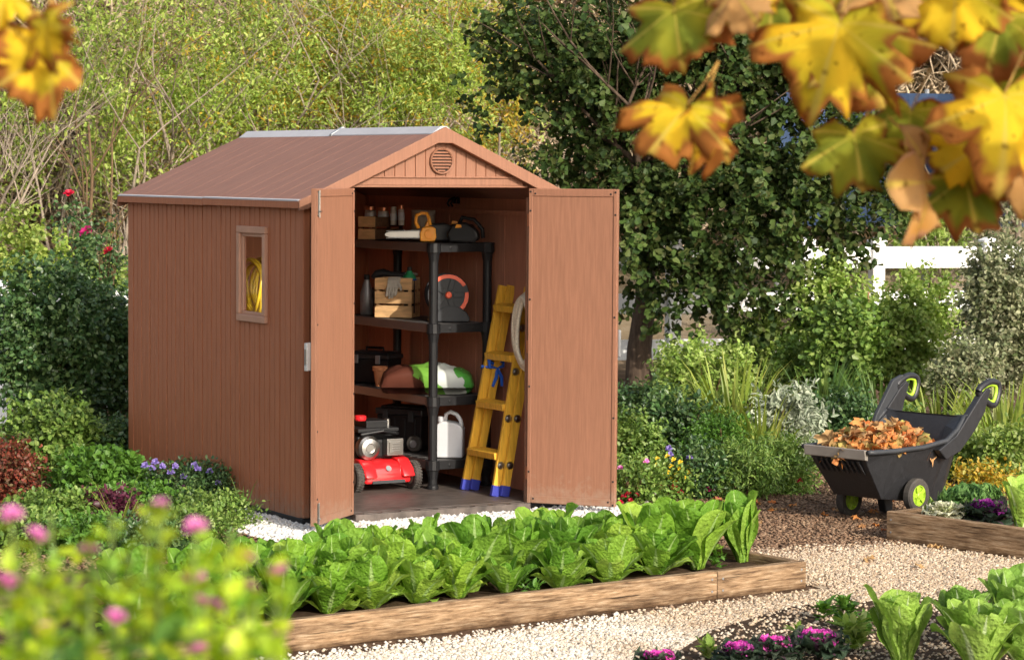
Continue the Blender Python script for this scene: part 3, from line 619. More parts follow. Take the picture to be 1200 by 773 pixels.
# ridge caps
for (a, b, l) in ((-FO+.004, LEN*.5-.03, .016), (LEN*.5-.03+.002, LEN+FO-.004, .009)):
    mb = MB(); wv = .085
    mb.prism([(MID-wv, ZR-wv*SL+l-.007), (MID-.02, ZR+l), (MID+.02, ZR+l), (MID+wv, ZR-wv*SL+l-.007), (MID+wv, ZR-wv*SL+l-.020), (MID-wv, ZR-wv*SL+l-.020)], 'y', a, b)
    mb.build('ridge_cap', 'ridge', shed, bevel=.004)
mb = MB(); mb.prism([(MID-.09, ZR-.09*SL+.018), (MID, ZR+.028), (MID+.09, ZR-.09*SL+.018), (MID+.09, ZR-.09*SL), (MID-.09, ZR-.09*SL)], 'y', LEN*.5-.05, LEN*.5-.02); mb.build('ridge_joint', 'grey_metal', shed, bevel=.003)
# window
wf = MB(); fw, pj = .045, .022
for (a, b, c, d) in ((WV0, WV1, WZ1-fw, WZ1), (WV0, WV1, WZ0, WZ0+fw), (WV0, WV0+fw, WZ0+fw, WZ1-fw), (WV1-fw, WV1, WZ0+fw, WZ1-fw)):
    wf.box(UL-pj, UL+.02, a, b, c, d)
win = wf.build('window', 'frame', shed, bevel=.006)
mb = MB(); fi = .02; a0, a1, c0, c1 = WV0+fw, WV1-fw, WZ0+fw, WZ1-fw
for (a, b, c, d) in ((a0, a1, c1-fi, c1), (a0, a1, c0, c0+fi), (a0, a0+fi, c0+fi, c1-fi), (a1-fi, a1, c0+fi, c1-fi)): mb.box(UL-.004, UL+.012, a, b, c, d)
mb.build('sash', 'frame', win, bevel=.003)
mb = MB(); mb.box(UL+.002, UL+.005, a0+fi-.004, a1-fi+.004, c0+fi-.004, c1-fi+.004); mb.build('pane', 'glass', win)
# doors: hinge at the jamb; x runs from the hinge to the free edge, y<0 is the inner face when closed seen from inside
def door(hu, hv, ang, mir):
    DW, z0, z1, th = .586, Z0+.006-.01, Z1-.004, .032
    e = bpy.data.objects.new('door', None); COL.objects.link(e); e.parent = shed; e.location = (hu, hv, 0); e.rotation_euler = (0, 0, ang); e.empty_display_size = .1
    s = mir                               # inner face looks towards +s*y
    pb = MB(); pb.box(0, DW, -th/2, th/2, z0, z1)
    for k in range(7): pb.box(.02+k*.08, .09+k*.08, -s*th/2-.004, -s*th/2+.004, z0+.03, z1-.03)    # boards on the outer face
    panel = pb.build('panel', 'resin', e, bevel=.003)
    y0 = s*th/2
    def strip(a, b, c, d, pr=.006):
        mb.box(a, b, min(y0, y0+s*pr), max(y0, y0+s*pr), c, d)
    for nm, q in (('top_rail', (.03, DW-.03, z1-.048, z1-.003)), ('bottom_rail', (.03, DW-.03, z0+.003, z0+.048)), ('edge_stile', (.002, .027, z0+.002, z1-.002)), ('edge_stile', (DW-.027, DW-.002, z0+.002, z1-.002))):
        mb = MB(); strip(*q); mb.build(nm, 'resin', e, bevel=.003)
    for (x, z) in ((.014, z1-.02), (.045, z1-.032), (DW-.014, z1-.02), (DW-.045, z1-.032), (.014, z1-.14), (DW-.014, z1-.16), (.014, 1.35), (DW-.014, 1.25), (.014, .8), (DW-.014, .62), (.014, .26), (DW-.014, .22), (.045, z0+.03), (DW-.045, z0+.03), (DW-.014, z0+.012)):
        mb = MB(); yy = y0+s*.006; mb.lathe([(.0065, 0), (.0065, .002), (.003, .003)], 8, T(x, yy, z) @ RX(-s*PI/2)); mb.build('screw', 'black', e)
    return e, DW, z0, z1, y0
# left door, folded far back: its visible inner face looks right
eL, DW, dz0, dz1, y0 = door(-.008, -.022, -R(139.3), 1)
mb = MB()
for (a, b) in ((dz1-.16, dz1-.015), (dz0+.02, dz0+.135)):
    mb = MB(); mb.box(DW-.024, DW-.012, y0+.0065, y0+.013, a, b); mb.tube([(DW-.018, y0+.016, a-.012), (DW-.018, y0+.016, b+.006)], .004, 6); mb.box(DW-.03, DW-.004, y0+.013, y0+.024, a+.02, a+.03); mb.build('slide_bolt', 'steel', eL, bevel=.001)
mb = MB(); mb.box(DW-.075, DW+.048, -y0-.022, -y0-.002, .98, 1.145); mb.lathe([(.014, 0), (.014, .006)], 12, T(DW-.03, -y0-.022, 1.09) @ RX(PI/2)); hd = mb.build('latch_plate', 'grey_metal', eL, bevel=.006)
mb = MB(); mb.box(DW+.0485, DW+.054, -y0-.016, -y0-.004, 1.02, 1.11); mb.build('latch_tongue', 'steel', eL, bevel=.001)
eR, DW, dz0, dz1, y0 = door(WO+.008, -.022, PI+R(130.4), -1)
mb = MB(); mb.box(DW-.07, DW+.014, -y0+.002, -y0+.022, 1.0, 1.17); mb.build('latch_plate', 'grey_metal', eR, bevel=.006)
for e, s in ((eL, 1), (eR, -1)):
    for z in (.25, 1.05, 1.85):
        mb = MB(); mb.tube([(-.006, 0, z-.04), (-.006, 0, z+.04)], .009, 8); mb.build('hinge', 'resin_wall', e)
# hooks on the inner right wall
mb = MB()
for dv in (0, .05):
    mb = MB(); mb.box(UR-.046, UR-.0365, 1.37+dv, 1.40+dv, 1.93, 1.99); mb.tube([(UR-.046, 1.385+dv, 1.975), (UR-.085, 1.385+dv, 1.955), (UR-.10, 1.385+dv, 1.93), (UR-.085, 1.385+dv, 1.912)], .007, 6); mb.build('coat_hook', 'black', shed)

# ================================================================== WHAT STANDS IN THE SHED
PXM = .00547                                            # metres per photograph pixel in the shed
SU0, SU1, SV0, SV1 = 1.02, 1.45, .826, 2.12
SHZ = [.25, .67, 1.15, 1.68]
def sv(px, u): return float(onU(px, 300, u)[1])
def stand(name, label, catg, px, u, z, wrot=0, group=None): return thing(name, label, catg, W(u, sv(px, u), z), wrot, group)
def one(mb, name, mats, label, catg, px, u, z, wrot=0, group=None, **k):
    o = mb.build(name, mats, None, loc=W(u, sv(px, u), z), rot=(0, 0, wrot), **k); return tag(o, label, catg, group)

rack = thing('shelving_unit', 'black plastic storage shelving along the inner shed wall', 'shelves', W(SU0, SV0, Z0), TH)
lu, lv = SU1-SU0, SV1-SV0
for z in SHZ:
    zz = z-Z0; mb = MB(); mb.box(.0, lu, .0, lv, zz-.022, zz-.006)
    for k in range(12): mb.box(.03, lu-.03, .06+k*.1, .13+k*.1, zz-.006, zz-.002)
    sh = mb.build('shelf', 'shelf_top', rack)
    for a in (0, lu):
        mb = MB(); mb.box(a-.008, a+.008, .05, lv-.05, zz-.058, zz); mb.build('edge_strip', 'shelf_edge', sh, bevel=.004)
    for b in (0, lv):
        mb = MB(); mb.box(.05, lu-.05, b-.008, b+.008, zz-.058, zz)
        if b == 0:
            for k in (.3, .7): mb.lathe([(.012, 0), (.012, .003), (.006, .004)], 10, T(lu*k, -.0078, zz-.03) @ RX(PI/2))
        mb.build('end_strip', 'black', sh, bevel=.003)
        for a in (0, lu):
            mb = MB(); mb.lathe([(.042, zz-.066), (.047, zz-.06), (.047, zz+.002), (.042, zz+.004)], 12, T(a+(.012 if a == 0 else -.012), b+(.012 if b == 0 else -.012), 0)); mb.build('corner_collar', 'black', sh)
for a in (.012, lu-.012):
    for b in (.012, lv-.012):
        mb = MB(); mb.tube([(a, b, 0), (a, b, SHZ[-1]-Z0-.03)], .030, 14)
        for z in SHZ: mb.lathe([(.0315, z-Z0-.12), (.040, z-Z0-.066)], 12, T(a, b, 0), cap=False)
        mb.lathe([(.04, 0), (.04, .02), (.031, .03)], 12, T(a, b, 0)); mb.build('post', 'black', rack, smooth=False, bevel=.002)

# --- crates
def slat_crate(t, w_, d_, h_, rows, front='crate', side='crate'):
    th = .009; gap = .014; sh_ = (h_-gap*(rows-1))/rows
    for s, nm in ((-1, 'front'), (1, 'back')):
        mb = MB()
        for r in range(rows): z = r*(sh_+gap); y = s*(d_/2-th/2); mb.box(-w_/2, w_/2, y-th/2, y+th/2, z, z+sh_)
        mb.build('slat_side', front, t, bevel=.002)
    for s in (-1, 1):
        mb = MB()
        for r in range(rows): z = r*(sh_+gap); x = s*(w_/2-th/2-.001); mb.box(x-th/2, x+th/2, -d_/2+th+.001, d_/2-th-.001, z+.001, z+sh_-.001)
        mb.build('slat_end', side, t, bevel=.002)
    for sx_ in (-1, 1):
        for sy_ in (-1, 1):
            mb = MB(); x = sx_*(w_/2-th-.011); y = sy_*(d_/2-th-.011); mb.box(x-.01, x+.01, y-.01, y+.01, .002, h_-.004); mb.build('corner_batten', side, t)
    mb = MB(); mb.box(-w_/2+th+.002, w_/2-th-.002, -d_/2+th+.002, d_/2-th-.002, .003, .012); mb.build('bottom', side, t)
t = stand('slatted_crate', 'square pine crate of three slats on the second shelf, glove over its edge', 'crate', 466, 1.20, SHZ[2]+.002, R(-14))
slat_crate(t, .265, .20, .27, 3)
cv = t.location.copy()
# glove draped over the front edge
def glove():
    mb = MB(); y = -.112
    mb.add([(-.03, .03, .272), (.045, .03, .274), (.05, -.095, .278), (-.035, -.095, .276), (.052, y, .255), (-.036, y, .255), (.04, y-.004, .20), (-.04, y-.006, .20)], [(0, 1, 2, 3), (3, 2, 4, 5), (5, 4, 6, 7)])
    for i, (x, l) in enumerate(((-.034, .055), (-.014, .07), (.006, .066), (.026, .05))): mb.tube([(x+.002, y-.007, .205), (x-.004, y-.010, .19-l*.5), (x-.010, y-.006, .2-l)], [.011, .0105, .007], 6)
    mb.tube([(.042, y-.005, .235), (.058, y-.009, .21), (.060, y-.008, .185)], [.011, .010, .007], 6)
    return mb
o = glove().build('work_glove', 'glove', None, loc=cv, rot=(0, 0, R(-14))); so_ = o.modifiers.new('th', 'SOLIDIFY'); so_.thickness = .006
tag(o, 'pale cloth work glove hanging over the edge of the pine crate', 'glove')
t = stand('slatted_crate', 'small pine crate of jars with a dark long side on the top shelf', 'crate', 447, 1.16, SHZ[3]+.002, R(-38))
slat_crate(t, .15, .32, .155, 2, 'crate', 'dark_wood'); cr1 = t
# jars in the top crate
def jar(px, py_top, r, h, lid, label, u, z, k):
    t = stand('jar', label, 'jar', px, u, z, 0, 'jars in the top crate')
    mb = MB(); mb.lathe([(r*.9, 0), (r, .006), (r, h*.72), (r*.8, h*.8)], 20); mb.build('glass_body', 'jar', t, smooth=True)
    mb = MB(); mb.lathe([(r*.82, h*.78), (r*.86, h*.8), (r*.86, h*.97), (r*.8, h)], 20); mb.build('lid', lid, t, smooth=False, bevel=.001)
    mb = MB(); mb.lathe([(r+.001, h*.25), (r+.001, h*.62)], 20, cap=False); mb.build('paper_label', 'white_plastic', t, smooth=True)
jar(434, 0, .040, .125, 'copper', 'wide jar with shiny copper lid, nearest the door in the top crate', 1.14, SHZ[3]+.10, 0)
jar(449, 0, .038, .120, 'copper', 'copper lidded jar second from the door edge in the top crate', 1.17, SHZ[3]+.10, 1)
jar(461, 0, .023, .125, 'jar', 'slim pale jar third along in the top crate', 1.19, SHZ[3]+.10, 2)
jar(470, 0, .021, .140, 'copper', 'tallest slim jar with copper top, farthest from the open door', 1.21, SHZ[3]+.10, 3)
mb = MB(); mb.lathe([(.075, 0), (.08, .01), (.08, .165), (.083, .168), (.083, .20), (.078, .204)], 28); mb.lathe([(.081, .06), (.0815, .06), (.0815, .12), (.081, .12)], 28, cap=False)
one(mb, 'round_tin', 'felt', 'round beige tin behind the orange saw on the top shelf', 'tin', 496, 1.30, SHZ[3]+.002, bevel=.002)

# --- chainsaw: bar to the left, body to the right (x), y towards the back
t = stand('chainsaw', 'orange and black chainsaw lying on the top shelf, bar outwards', 'chainsaw', 500, 1.10, SHZ[3]+.003, R(4))
mb = MB(); pts = [(-.02, .028), (-.02, .072), (-.25, .066), (-.272, .058), (-.28, .047), (-.272, .037), (-.25, .030)]; mb.prism(pts, 'y', -.012, -.006); mb.build('guide_bar', 'steel', t, bevel=.001)
mb = MB()
for i in range(26):
    x = -.268+.0095*i; mb.box(x, x+.006, -.014, -.004, .0665+.0002*i, .0735+.0002*i); mb.box(x, x+.006, -.014, -.004, .0225, .0300)
mb.build('chain', 'grey_metal', t)
mb = MB(); mb.prism([(-.045, .004), (.05, .004), (.062, .03), (.058, .09), (.03, .105), (-.03, .098), (-.048, .06)], 'y', -.05, -.015); mb.build('clutch_cover', 'orange', t, bevel=.008)
mb = MB(); mb.lathe([(.030, 0), (.030, .006), (.024, .008), (.024, .004)], 16, T(.01, -.051, .052) @ RX(PI/2))
for k in range(8): mb.box(.006, .022, -.006, .002, -.002, .002, T(.01, -.052, .052) @ RY(k*PI/4))
mb.build('cover_grille', 'orange', t)
mb = MB(); mb.prism([(-.03, .003), (.19, .003), (.215, .03), (.20, .095), (.12, .125), (.02, .12), (-.03, .08)], 'y', -.013, .12); mb.build('motor_housing', 'black', t, bevel=.014)
mb = MB(); mb.tube([(-.055, -.03, .09), (-.075, -.028, .13), (-.07, -.02, .175), (-.035, -.012, .19), (.0, -.008, .188), (.012, -.02, .16), (.022, -.03, .11)], .012, 8); mb.build('front_handle', 'orange', t, smooth=True)
mb = MB(); mb.prism([(-.012, .10), (.012, .10), (.03, .15), (.018, .155), (-.004, .13)], 'y', -.03, .07); mb.build('hand_guard', 'orange', t, bevel=.004)
mb = MB(); mb.tube([(.17, .05, .10), (.23, .05, .115), (.30, .05, .10), (.335, .05, .06), (.32, .05, .022), (.24, .05, .018), (.19, .05, .02)], [.022, .018, .017, .018, .018, .017, .016], 8); mb.build('rear_handle', 'black', t, smooth=True)
mb = MB(); mb.prism([(.16, .118), (.21, .122), (.205, .136), (.17, .14)], 'y', .03, .07); mb.build('trigger_lock', 'orange', t, bevel=.003)

# hedge trimmer behind
t = stand('hedge_trimmer', 'black hedge trimmer with orange switch, deepest on the top shelf', 'trimmer', 545, 1.28, SHZ[3]+.003, R(-8))
mb = MB(); mb.prism([(-.10, .0), (.06, .0), (.10, .03), (.08, .085), (.0, .135), (-.08, .12), (-.12, .06)], 'y', -.05, .05); mb.build('motor_body', 'black', t, bevel=.015)
mb = MB(); mb.tube([(-.05, 0, .10), (-.02, 0, .165), (.06, 0, .15), (.115, 0, .09), (.12, 0, .03)], .014, 8); mb.build('handle', 'black', t, smooth=True)
mb = MB(); mb.prism([(-.06, .095), (-.015, .10), (-.02, .118), (-.05, .122)], 'y', -.056, -.02); mb.build('switch', 'orange', t, bevel=.004)

# --- second shelf
t = stand('oil_bottle', 'tall silver oil bottle standing left of the pine crate', 'bottle', 430, 1.12, SHZ[2]+.002)
mb = MB(); mb.lathe([(.040, 0), (.046, .006), (.047, .12), (.043, .16), (.028, .21), (.020, .235), (.019, .25)], 20, Matrix.Diagonal((1, .6, 1, 1))); mb.build('body', 'silver_bottle', t, smooth=True)
mb = MB(); mb.lathe([(.021, .246), (.021, .275), (.017, .28)], 14); mb.build('cap', 'black', t)
mb = MB(); mb.tube([(.040, 0, .19), (.052, 0, .15), (.050, 0, .09), (.046, 0, .06)], .008, 6); mb.build('side_grip', 'grey_plastic', t, smooth=True)
t = stand('spray_bottle', 'bottle with bright green cap poking out of the pine crate', 'bottle', 480, 1.24, SHZ[2]+.03)
mb = MB(); mb.lathe([(.035, 0), (.038, .005), (.038, .18), (.036, .235)], 18); mb.build('body', 'black', t, smooth=True)
mb = MB(); mb.lathe([(.044, .232), (.046, .24), (.044, .256), (.026, .272), (.020, .285), (.020, .29)], 20); mb.build('cap', 'green', t, smooth=True)
mb = MB(); mb.lathe([(.016, .288), (.016, .315), (.012, .318)], 12); mb.build('nozzle', 'grey_plastic', t)
mb = MB(); mb.lathe([(.048, .226), (.05, .23), (.048, .235), (.04, .236)], 20); mb.build('collar', 'blue_tie', t)
t = stand('gloves_bundle', 'dark cloth bundle with white trim lying on the crate of the second shelf', 'cloth', 458, 1.30, SHZ[2]+.255)
mb = MB(); mb.tube([(-.13, 0, .0), (-.10, 0, .028), (-.05, .01, .036), (.0, 0, .022), (.12, 0, .02), (.17, .02, .012)], [.015, .026, .03, .024, .022, .012], 8); mb.build('cloth', 'grey_plastic', t, smooth=True)
mb = MB(); mb.tube([(.10, -.03, .03), (.15, -.03, .035), (.19, -.03, .025)], .010, 6); mb.build('trim', 'white_plastic', t, smooth=True)
# hose reel
t = stand('hose_reel', 'round dark grey hose reel with orange red rings on the second shelf', 'hose reel', 524, 1.26, SHZ[2]+.002, R(10))
ZC = .178
mb = MB(); mb.prism([(-.12, 0), (.14, 0), (.145, .025), (.125, .06), (.08, .095), (.02, .105), (-.04, .095), (-.085, .06), (-.12, .025)], 'y', -.075, -.045); mb.prism([(-.12, 0), (.13, 0), (.12, .03), (-.11, .03)], 'y', -.045, .11); mb.prism([(-.10, 0), (.11, 0), (.06, .14), (-.05, .14)], 'y', .09, .11); mb.build('foot_frame', 'slate', t, bevel=.006)
mb = MB(); mb.lathe([(.02, -.0), (.138, .0), (.142, .006), (.138, .014), (.02, .014)], 36, T(0, -.05, ZC) @ RX(PI/2)); mb.lathe([(.13, 0), (.142, .004), (.138, .012), (.02, .012)], 36, T(0, .085, ZC) @ RX(PI/2))
mb.build('side_disc', 'slate', t, smooth=False)
mb = MB()
for (a0, a1) in ((30, 160), (-45, 8)):
    n = 16; V = []; F = []
    for i in range(n+1):
        a = R(a0+(a1-a0)*i/n); c, s = math.cos(a), math.sin(a)
        for rr, yy in ((.112, -.066), (.137, -.066), (.137, -.060), (.112, -.060)): V.append((rr*c, yy, ZC+rr*s))
    for i in range(n):
        for j in range(4): F.append((i*4+j, i*4+(j+1) % 4, (i+1)*4+(j+1) % 4, (i+1)*4+j))
    mb.add(V, F)
mb.build('ring', 'red_orange', t)
mb = MB()
for k in range(5): mb.box(-.018, .018, -.071, -.0645, .03, .108, T(0, 0, ZC) @ RY(k*2*PI/5+.3))
mb.build('spoke', 'slate', t, bevel=.003)
mb = MB(); mb.lathe([(.022, 0), (.022, .012), (.015, .018)], 14, T(0, -.066, ZC) @ RX(PI/2)); mb.build('hub_knob', 'red_orange', t)
mb = MB()
for r_ in range(9):
    rr = .092-.0*r_; pts = [(rr*math.cos(2*PI*i/28), .066-.014*r_, ZC+rr*math.sin(2*PI*i/28)) for i in range(29)]; mb.tube(pts, .0085, 6, cap=False)
mb.build('wound_hose', 'red_orange', t, smooth=True)

# --- third shelf
t = stand('tool_box', 'black lidded tool box behind the flower pot on the third shelf', 'tool box', 440, 1.22, SHZ[1]+.002, R(-30))
mb = MB(); mb.prism([(-.15, 0), (.15, 0), (.165, .17), (-.165, .17)], 'y', -.09, .09); mb.build('tub', 'black', t, bevel=.008)
mb = MB(); mb.box(-.175, .175, -.10, .10, .172, .205); mb.box(-.15, .15, -.075, .075, .205, .222); mb.build('lid', 'black_rough', t, bevel=.008)
for x in (-.09, .09):
    mb = MB(); mb.box(x-.018, x+.018, -.112, -.1005, .14, .20); mb.build('clasp', 'grey_metal', t, bevel=.003)
mb = MB(); mb.tube([(-.07, 0, .218), (-.07, 0, .245), (.07, 0, .245), (.07, 0, .218)], .009, 8); mb.build('handle', 'black', t)
mb = MB(); mb.lathe([(.030, 0), (.044, .105), (.052, .107), (.054, .135), (.048, .137), (.045, .11), (.034, .02)], 24)
one(mb, 'flower_pot', 'terracotta', 'small terracotta flower pot leaning beside the printed sack', 'flower pot', 446, 1.10, SHZ[1]+.004, smooth=False, bevel=.001)
# sack
def sack(w_, d_, h_):
    n, mm = 28, 16; V = []; F = []
    for side in (1, -1):
        for j in range(mm+1):
            for i in range(n+1):
                x = -1+2*i/n; y = -1+2*j/mm
                e = max(0, (1-abs(x)**2.6))*max(0, (1-abs(y)**2.6)); z = e**.33
                lump = .10*math.sin(7*x+3*y)*e+.07*math.sin(11*y-5*x)*e+.035*math.sin(25*x+4*y)*e
                zz = .045+(h_-.045)*(z+lump*.8) if side > 0 else .045*(1-min(1, e*6))
                V.append((x*w_/2*(1-.05*abs(y)), y*d_/2*(1-.06*x*x), zz))
    N = (n+1)*(mm+1)
    for s in (0, 1):
        for j in range(mm):
            for i in range(n):
                f = (s*N+j*(n+1)+i, s*N+j*(n+1)+i+1, s*N+(j+1)*(n+1)+i+1, s*N+(j+1)*(n+1)+i); F.append(f if s == 0 else f[::-1])
    mb = MB(); mb.add(V, F); return mb
t = stand('potting_soil_sack', 'plump plastic sack, brown and green and white, on the third shelf', 'sack', 501, 1.16, SHZ[1]+.004, R(3))
mb = sack(.64, .38, .185); o = mb.build('bag', 'bag', t, smooth=True); dm = o.modifiers.new('weld', 'WELD'); dm.merge_threshold = .001
mb = MB()                                              # printed leaf mark and dark name panel (unreadable in the photograph)
mb.box(-.235, -.10, -.181, -.179, .10, .145); o = None
pm = MB()
for k, (x, z) in enumerate(((-.055, .085), (-.005, .08))):
    pass
# --- bottom
t = stand('wheeled_tool_chest', 'big black wheeled tool chest at the bottom of the shelves', 'tool chest', 478, 1.22, SHZ[0]+.002, R(-28))
mb = MB(); mb.prism([(-.17, 0), (.17, 0), (.175, .24), (-.175, .24)], 'y', -.11, .11)
for x in (-.12, -.04, .04, .12): mb.box(x-.012, x+.012, -.118, -.11, .02, .22)
mb.build('case', 'black', t, bevel=.008)
mb = MB(); mb.box(-.185, .185, -.12, .12, .242, .285); mb.box(-.16, .16, -.09, .09, .285, .30); mb.build('lid', 'black_rough', t, bevel=.008)
for x in (-.10, .10):
    mb = MB(); mb.box(x-.02, x+.02, -.130, -.1205, .20, .27); mb.build('clasp', 'grey_plastic', t, bevel=.003)
for x in (-.14, .14):
    mb = MB(); mb.lathe([(.05, 0), (.055, .006), (.055, .03), (.05, .036)], 20, T(x, -.122, .056) @ RX(PI/2)); w_ = mb.build('wheel', 'rubber', t)
    mb = MB(); mb.lathe([(.026, 0), (.026, .004), (.01, .006)], 16, T(x, -.158, .056) @ RX(PI/2)); mb.build('hub', 'grey_metal', w_)
t = stand('jerrycan', 'white plastic jerrycan with a loop handle at the bottom shelf corner', 'jerrycan', 529, 1.24, SHZ[0]+.002, R(-6))
mb = MB(); mb.prism([(-.085, .0), (.085, .0), (.09, .01), (.09, .19), (.075, .215), (.03, .235), (-.05, .245), (-.082, .225), (-.09, .20), (-.09, .01)], 'y', -.07, .07); mb.build('body', 'white_plastic', t, bevel=.014, seg=3)
mb = MB(); mb.tube([(-.035, 0, .235), (-.03, 0, .285), (.0, 0, .302), (.04, 0, .285), (.066, 0, .25), (.075, 0, .205)], [.015, .014, .014, .014, .014, .015], 10); mb.build('handle', 'white_plastic', t, smooth=True)
mb = MB(); mb.lathe([(.024, .238), (.024, .27), (.02, .274)], 16, T(-.062, 0, -.004)); mb.build('cap', 'white_plastic', t)
mb = MB()
for z in (.05, .09, .13, .17): mb.box(-.07, .07, -.0725, -.070, z, z+.004)
mb.build('level_ribs', 'white_plastic', t)

# --- ladder leaning on the right wall (local: x towards the wall = u, y = v)
lad = thing('step_ladder', 'folded yellow step ladder with blue feet leaning in the doorway', 'ladder', W(1.20, .55, Z0), TH)
LH = 1.36; lean = math.atan2(.26, 1.30)
def rail(name, x0, y0, y1, w_=.055, th=.022):
    """rail from the floor to the top, leaning to +x, at v=y0 foot and y1 top"""
    a = Vector((x0, y0, .0)); b = Vector((x0+.26, y1, LH-.02)); d = (b-a).normalized(); yy = Vector((0, 1, 0)); xx = yy.cross(d).normalized(); yy = d.cross(xx)
    mt = Matrix((( *xx, 0), (*yy, 0), (*d, 0), (0, 0, 0, 1))).transposed(); mt.translation = a
    L = (b-a).length; mb = MB(); mb.box(-w_/2, w_/2, -th/2, th/2, .045, L, mt); mb.box(-w_/2+.012, w_/2-.012, th/2, th/2+.002, .05, L-.01, mt); o = mb.build(name, 'ladder', lad, bevel=.004)
    mb = MB(); mb.box(-w_/2-.004, w_/2+.004, -th/2-.004, th/2+.004, 0.0, .07, mt); mb.build('foot', 'blue_foot', o, bevel=.004)
    return a, b, mt, L
yl0, yl1, yr0, yr1 = .155, .125, -.24, -.21
r1 = rail('rail', 0.0, yl0, yl1); r2 = rail('rail', .0, yr0, yr1)
r3 = rail('rear_rail', .05, yl0-.032, yl1-.03); r4 = rail('rear_rail', .05, yr0-.032, yr1-.03)
for zz in (.262, .575, .888, 1.20):
    f = zz/LH; x = .26*f
    mb = MB(); mb.box(-.045, .040, yr0+.012+(yr1-yr0)*f, yl0-.012+(yl1-yl0)*f, -.022, .022, T(x, 0, zz) @ RY(R(-10))); mb.build('step', 'ladder', lad, bevel=.004)
mb = MB(); mb.box(-.05, .10, yr1-.08, yl1+.02, LH-.015, LH+.008, T(.25, 0, 0)); 
for (y0_, y1_, xo) in ((yr0, yr1, 0), (yr0-.032, yr1-.03, .05)):
    for zz in (.20, .50, .80, 1.08) if xo == 0 else (.20, .50):
        f = zz/LH; mb = MB(); mb.lathe([(.025, 0), (.025, .003), (.014, .004), (.014, .012), (.008, .013)], 14, T(xo+.26*f, y0_+(y1_-y0_)*f-.0125, zz) @ RX(PI/2)); mb.build('rivet', 'steel', lad)
f = .95/LH
mb = MB()
for s in (-1, 1):
    mb.tube([(.22, yl0-.02, .80), (.20+s*.02, yl0-.05, .83), (.20+s*.055, yl0-.06, .85), (.20+s*.05, yl0-.06, .81), (.21, yl0-.05, .80)], [.010, .012, .015, .012, .010], 6)
    mb.tube([(.21, yl0-.05, .80), (.215+s*.02, yl0-.07, .74), (.20+s*.035, yl0-.075, .68)], [.011, .013, .010], 6)
mb.tube([(.135, yl0+.02, .80), (.12, yl0-.01, .81), (.17, yl0-.045, .805), (.225, yl0-.035, .80)], .010, 6)
o = mb.build('ribbon_tie', 'blue_tie', None, loc=W(1.20, .55, Z0), rot=(0, 0, TH)); tag(o, 'blue ribbon tie knotted round a rail of the yellow ladder', 'ribbon')
# rope coil hung over the ladder top by the jamb
mb = MB()
for k in range(6):
    rx, rz_ = .062+.011*k, .195+.010*k; y = -.02+.004*k
    pts = []
    for i in range(33):
        a = 2*PI*i/32; x = .02*math.sin(a*2+k)*.4; pts.append((x+.014*math.sin(k*3.1)+.006*k, y+rx*math.cos(a)*1.35, rz_*math.sin(a)+.006*math.sin(5*a+k)))
    mb.tube(pts, .0145, 7, cap=False)
rp_uv = onU(612, 388, 1.30)
o = mb.build('rope_coil', 'rope', None, smooth=True, loc=W(1.30, float(rp_uv[1]), float(rp_uv[2])), rot=(0, 0, TH)); tag(o, 'coil of thick natural rope hanging over the yellow ladder', 'rope')

# --- yellow hose coil hung behind the window
mb = MB()
for k in range(8):
    rr = .165+.012*math.sin(k*1.9); x = -.055+.017*k
    pts = [(x+.01*math.sin(3*i*2*PI/36+k), rr*1.0*math.cos(2*PI*i/36)+.012*math.sin(k*2.2), rr*1.05*math.sin(2*PI*i/36)+.01*math.cos(k*1.3)) for i in range(37)]
    mb.tube(pts, .0115, 7, cap=False)
mb.tube([(0, -.03, .15), (.01, -.06, .22), (.02, -.09, .30), (.02, -.11, .62)], .006, 6)
hp = onU(302, 337, .07)
o = mb.build('hose_coil', 'hose', None, smooth=True, loc=W(.07, float(hp[1]), float(hp[2])), rot=(0, 0, TH)); tag(o, 'coil of yellow hose hanging behind the small shed window', 'hose')

# --- lawn mower, nose to the door   (local x = u, y = v)
mow = thing('lawn_mower', 'red lawn mower with black engine parked inside the open shed', 'lawn mower', W(.715, 1.12, Z0), TH)
mb = MB()                                             # deck
sec = [(-.265, .150, .06, .115), (-.255, .168, .055, .155), (-.20, .175, .05, .185), (-.10, .18, .05, .20), (.10, .18, .05, .20), (.24, .17, .05, .185), (.30, .15, .055, .13)]
V = []; F = []; k = 10
for (y, hw, zb, zt) in sec:
    ring = [(-hw, zb), (-hw, zt*.7), (-hw*.92, zt*.92), (-hw*.6, zt), (-.02, zt+.004), (.02, zt+.004), (hw*.6, zt), (hw*.92, zt*.92), (hw, zt*.7), (hw, zb)]
    V += [(x, y, z) for x, z in ring]
for i in range(len(sec)-1):
    for j in range(k): F.append((i*k+j, i*k+(j+1) % k, (i+1)*k+(j+1) % k, (i+1)*k+j))
F += [tuple(range(k)), tuple((len(sec)-1)*k+j for j in range(k-1, -1, -1))]
mb.add(V, F)
for x in (-.138, .138): mb.prism([(-.30, .095), (-.27, .15), (-.20, .205), (-.13, .215), (-.07, .19), (-.06, .10)], 'x', x-.045, x+.045)
dk = mb.build('deck', 'red_paint', mow, bevel=.012, seg=3, smooth=True)
mb = MB(); mb.box(-.12, .12, -.271, -.262, .055, .075); mb.build('front_skirt', 'grey_plastic', dk)
mb = MB(); mb.lathe([(.02, 0), (.02, .004)], 12, T(0, -.262, .15) @ RX(R(60))); mb.build('badge', 'grey_metal', dk)
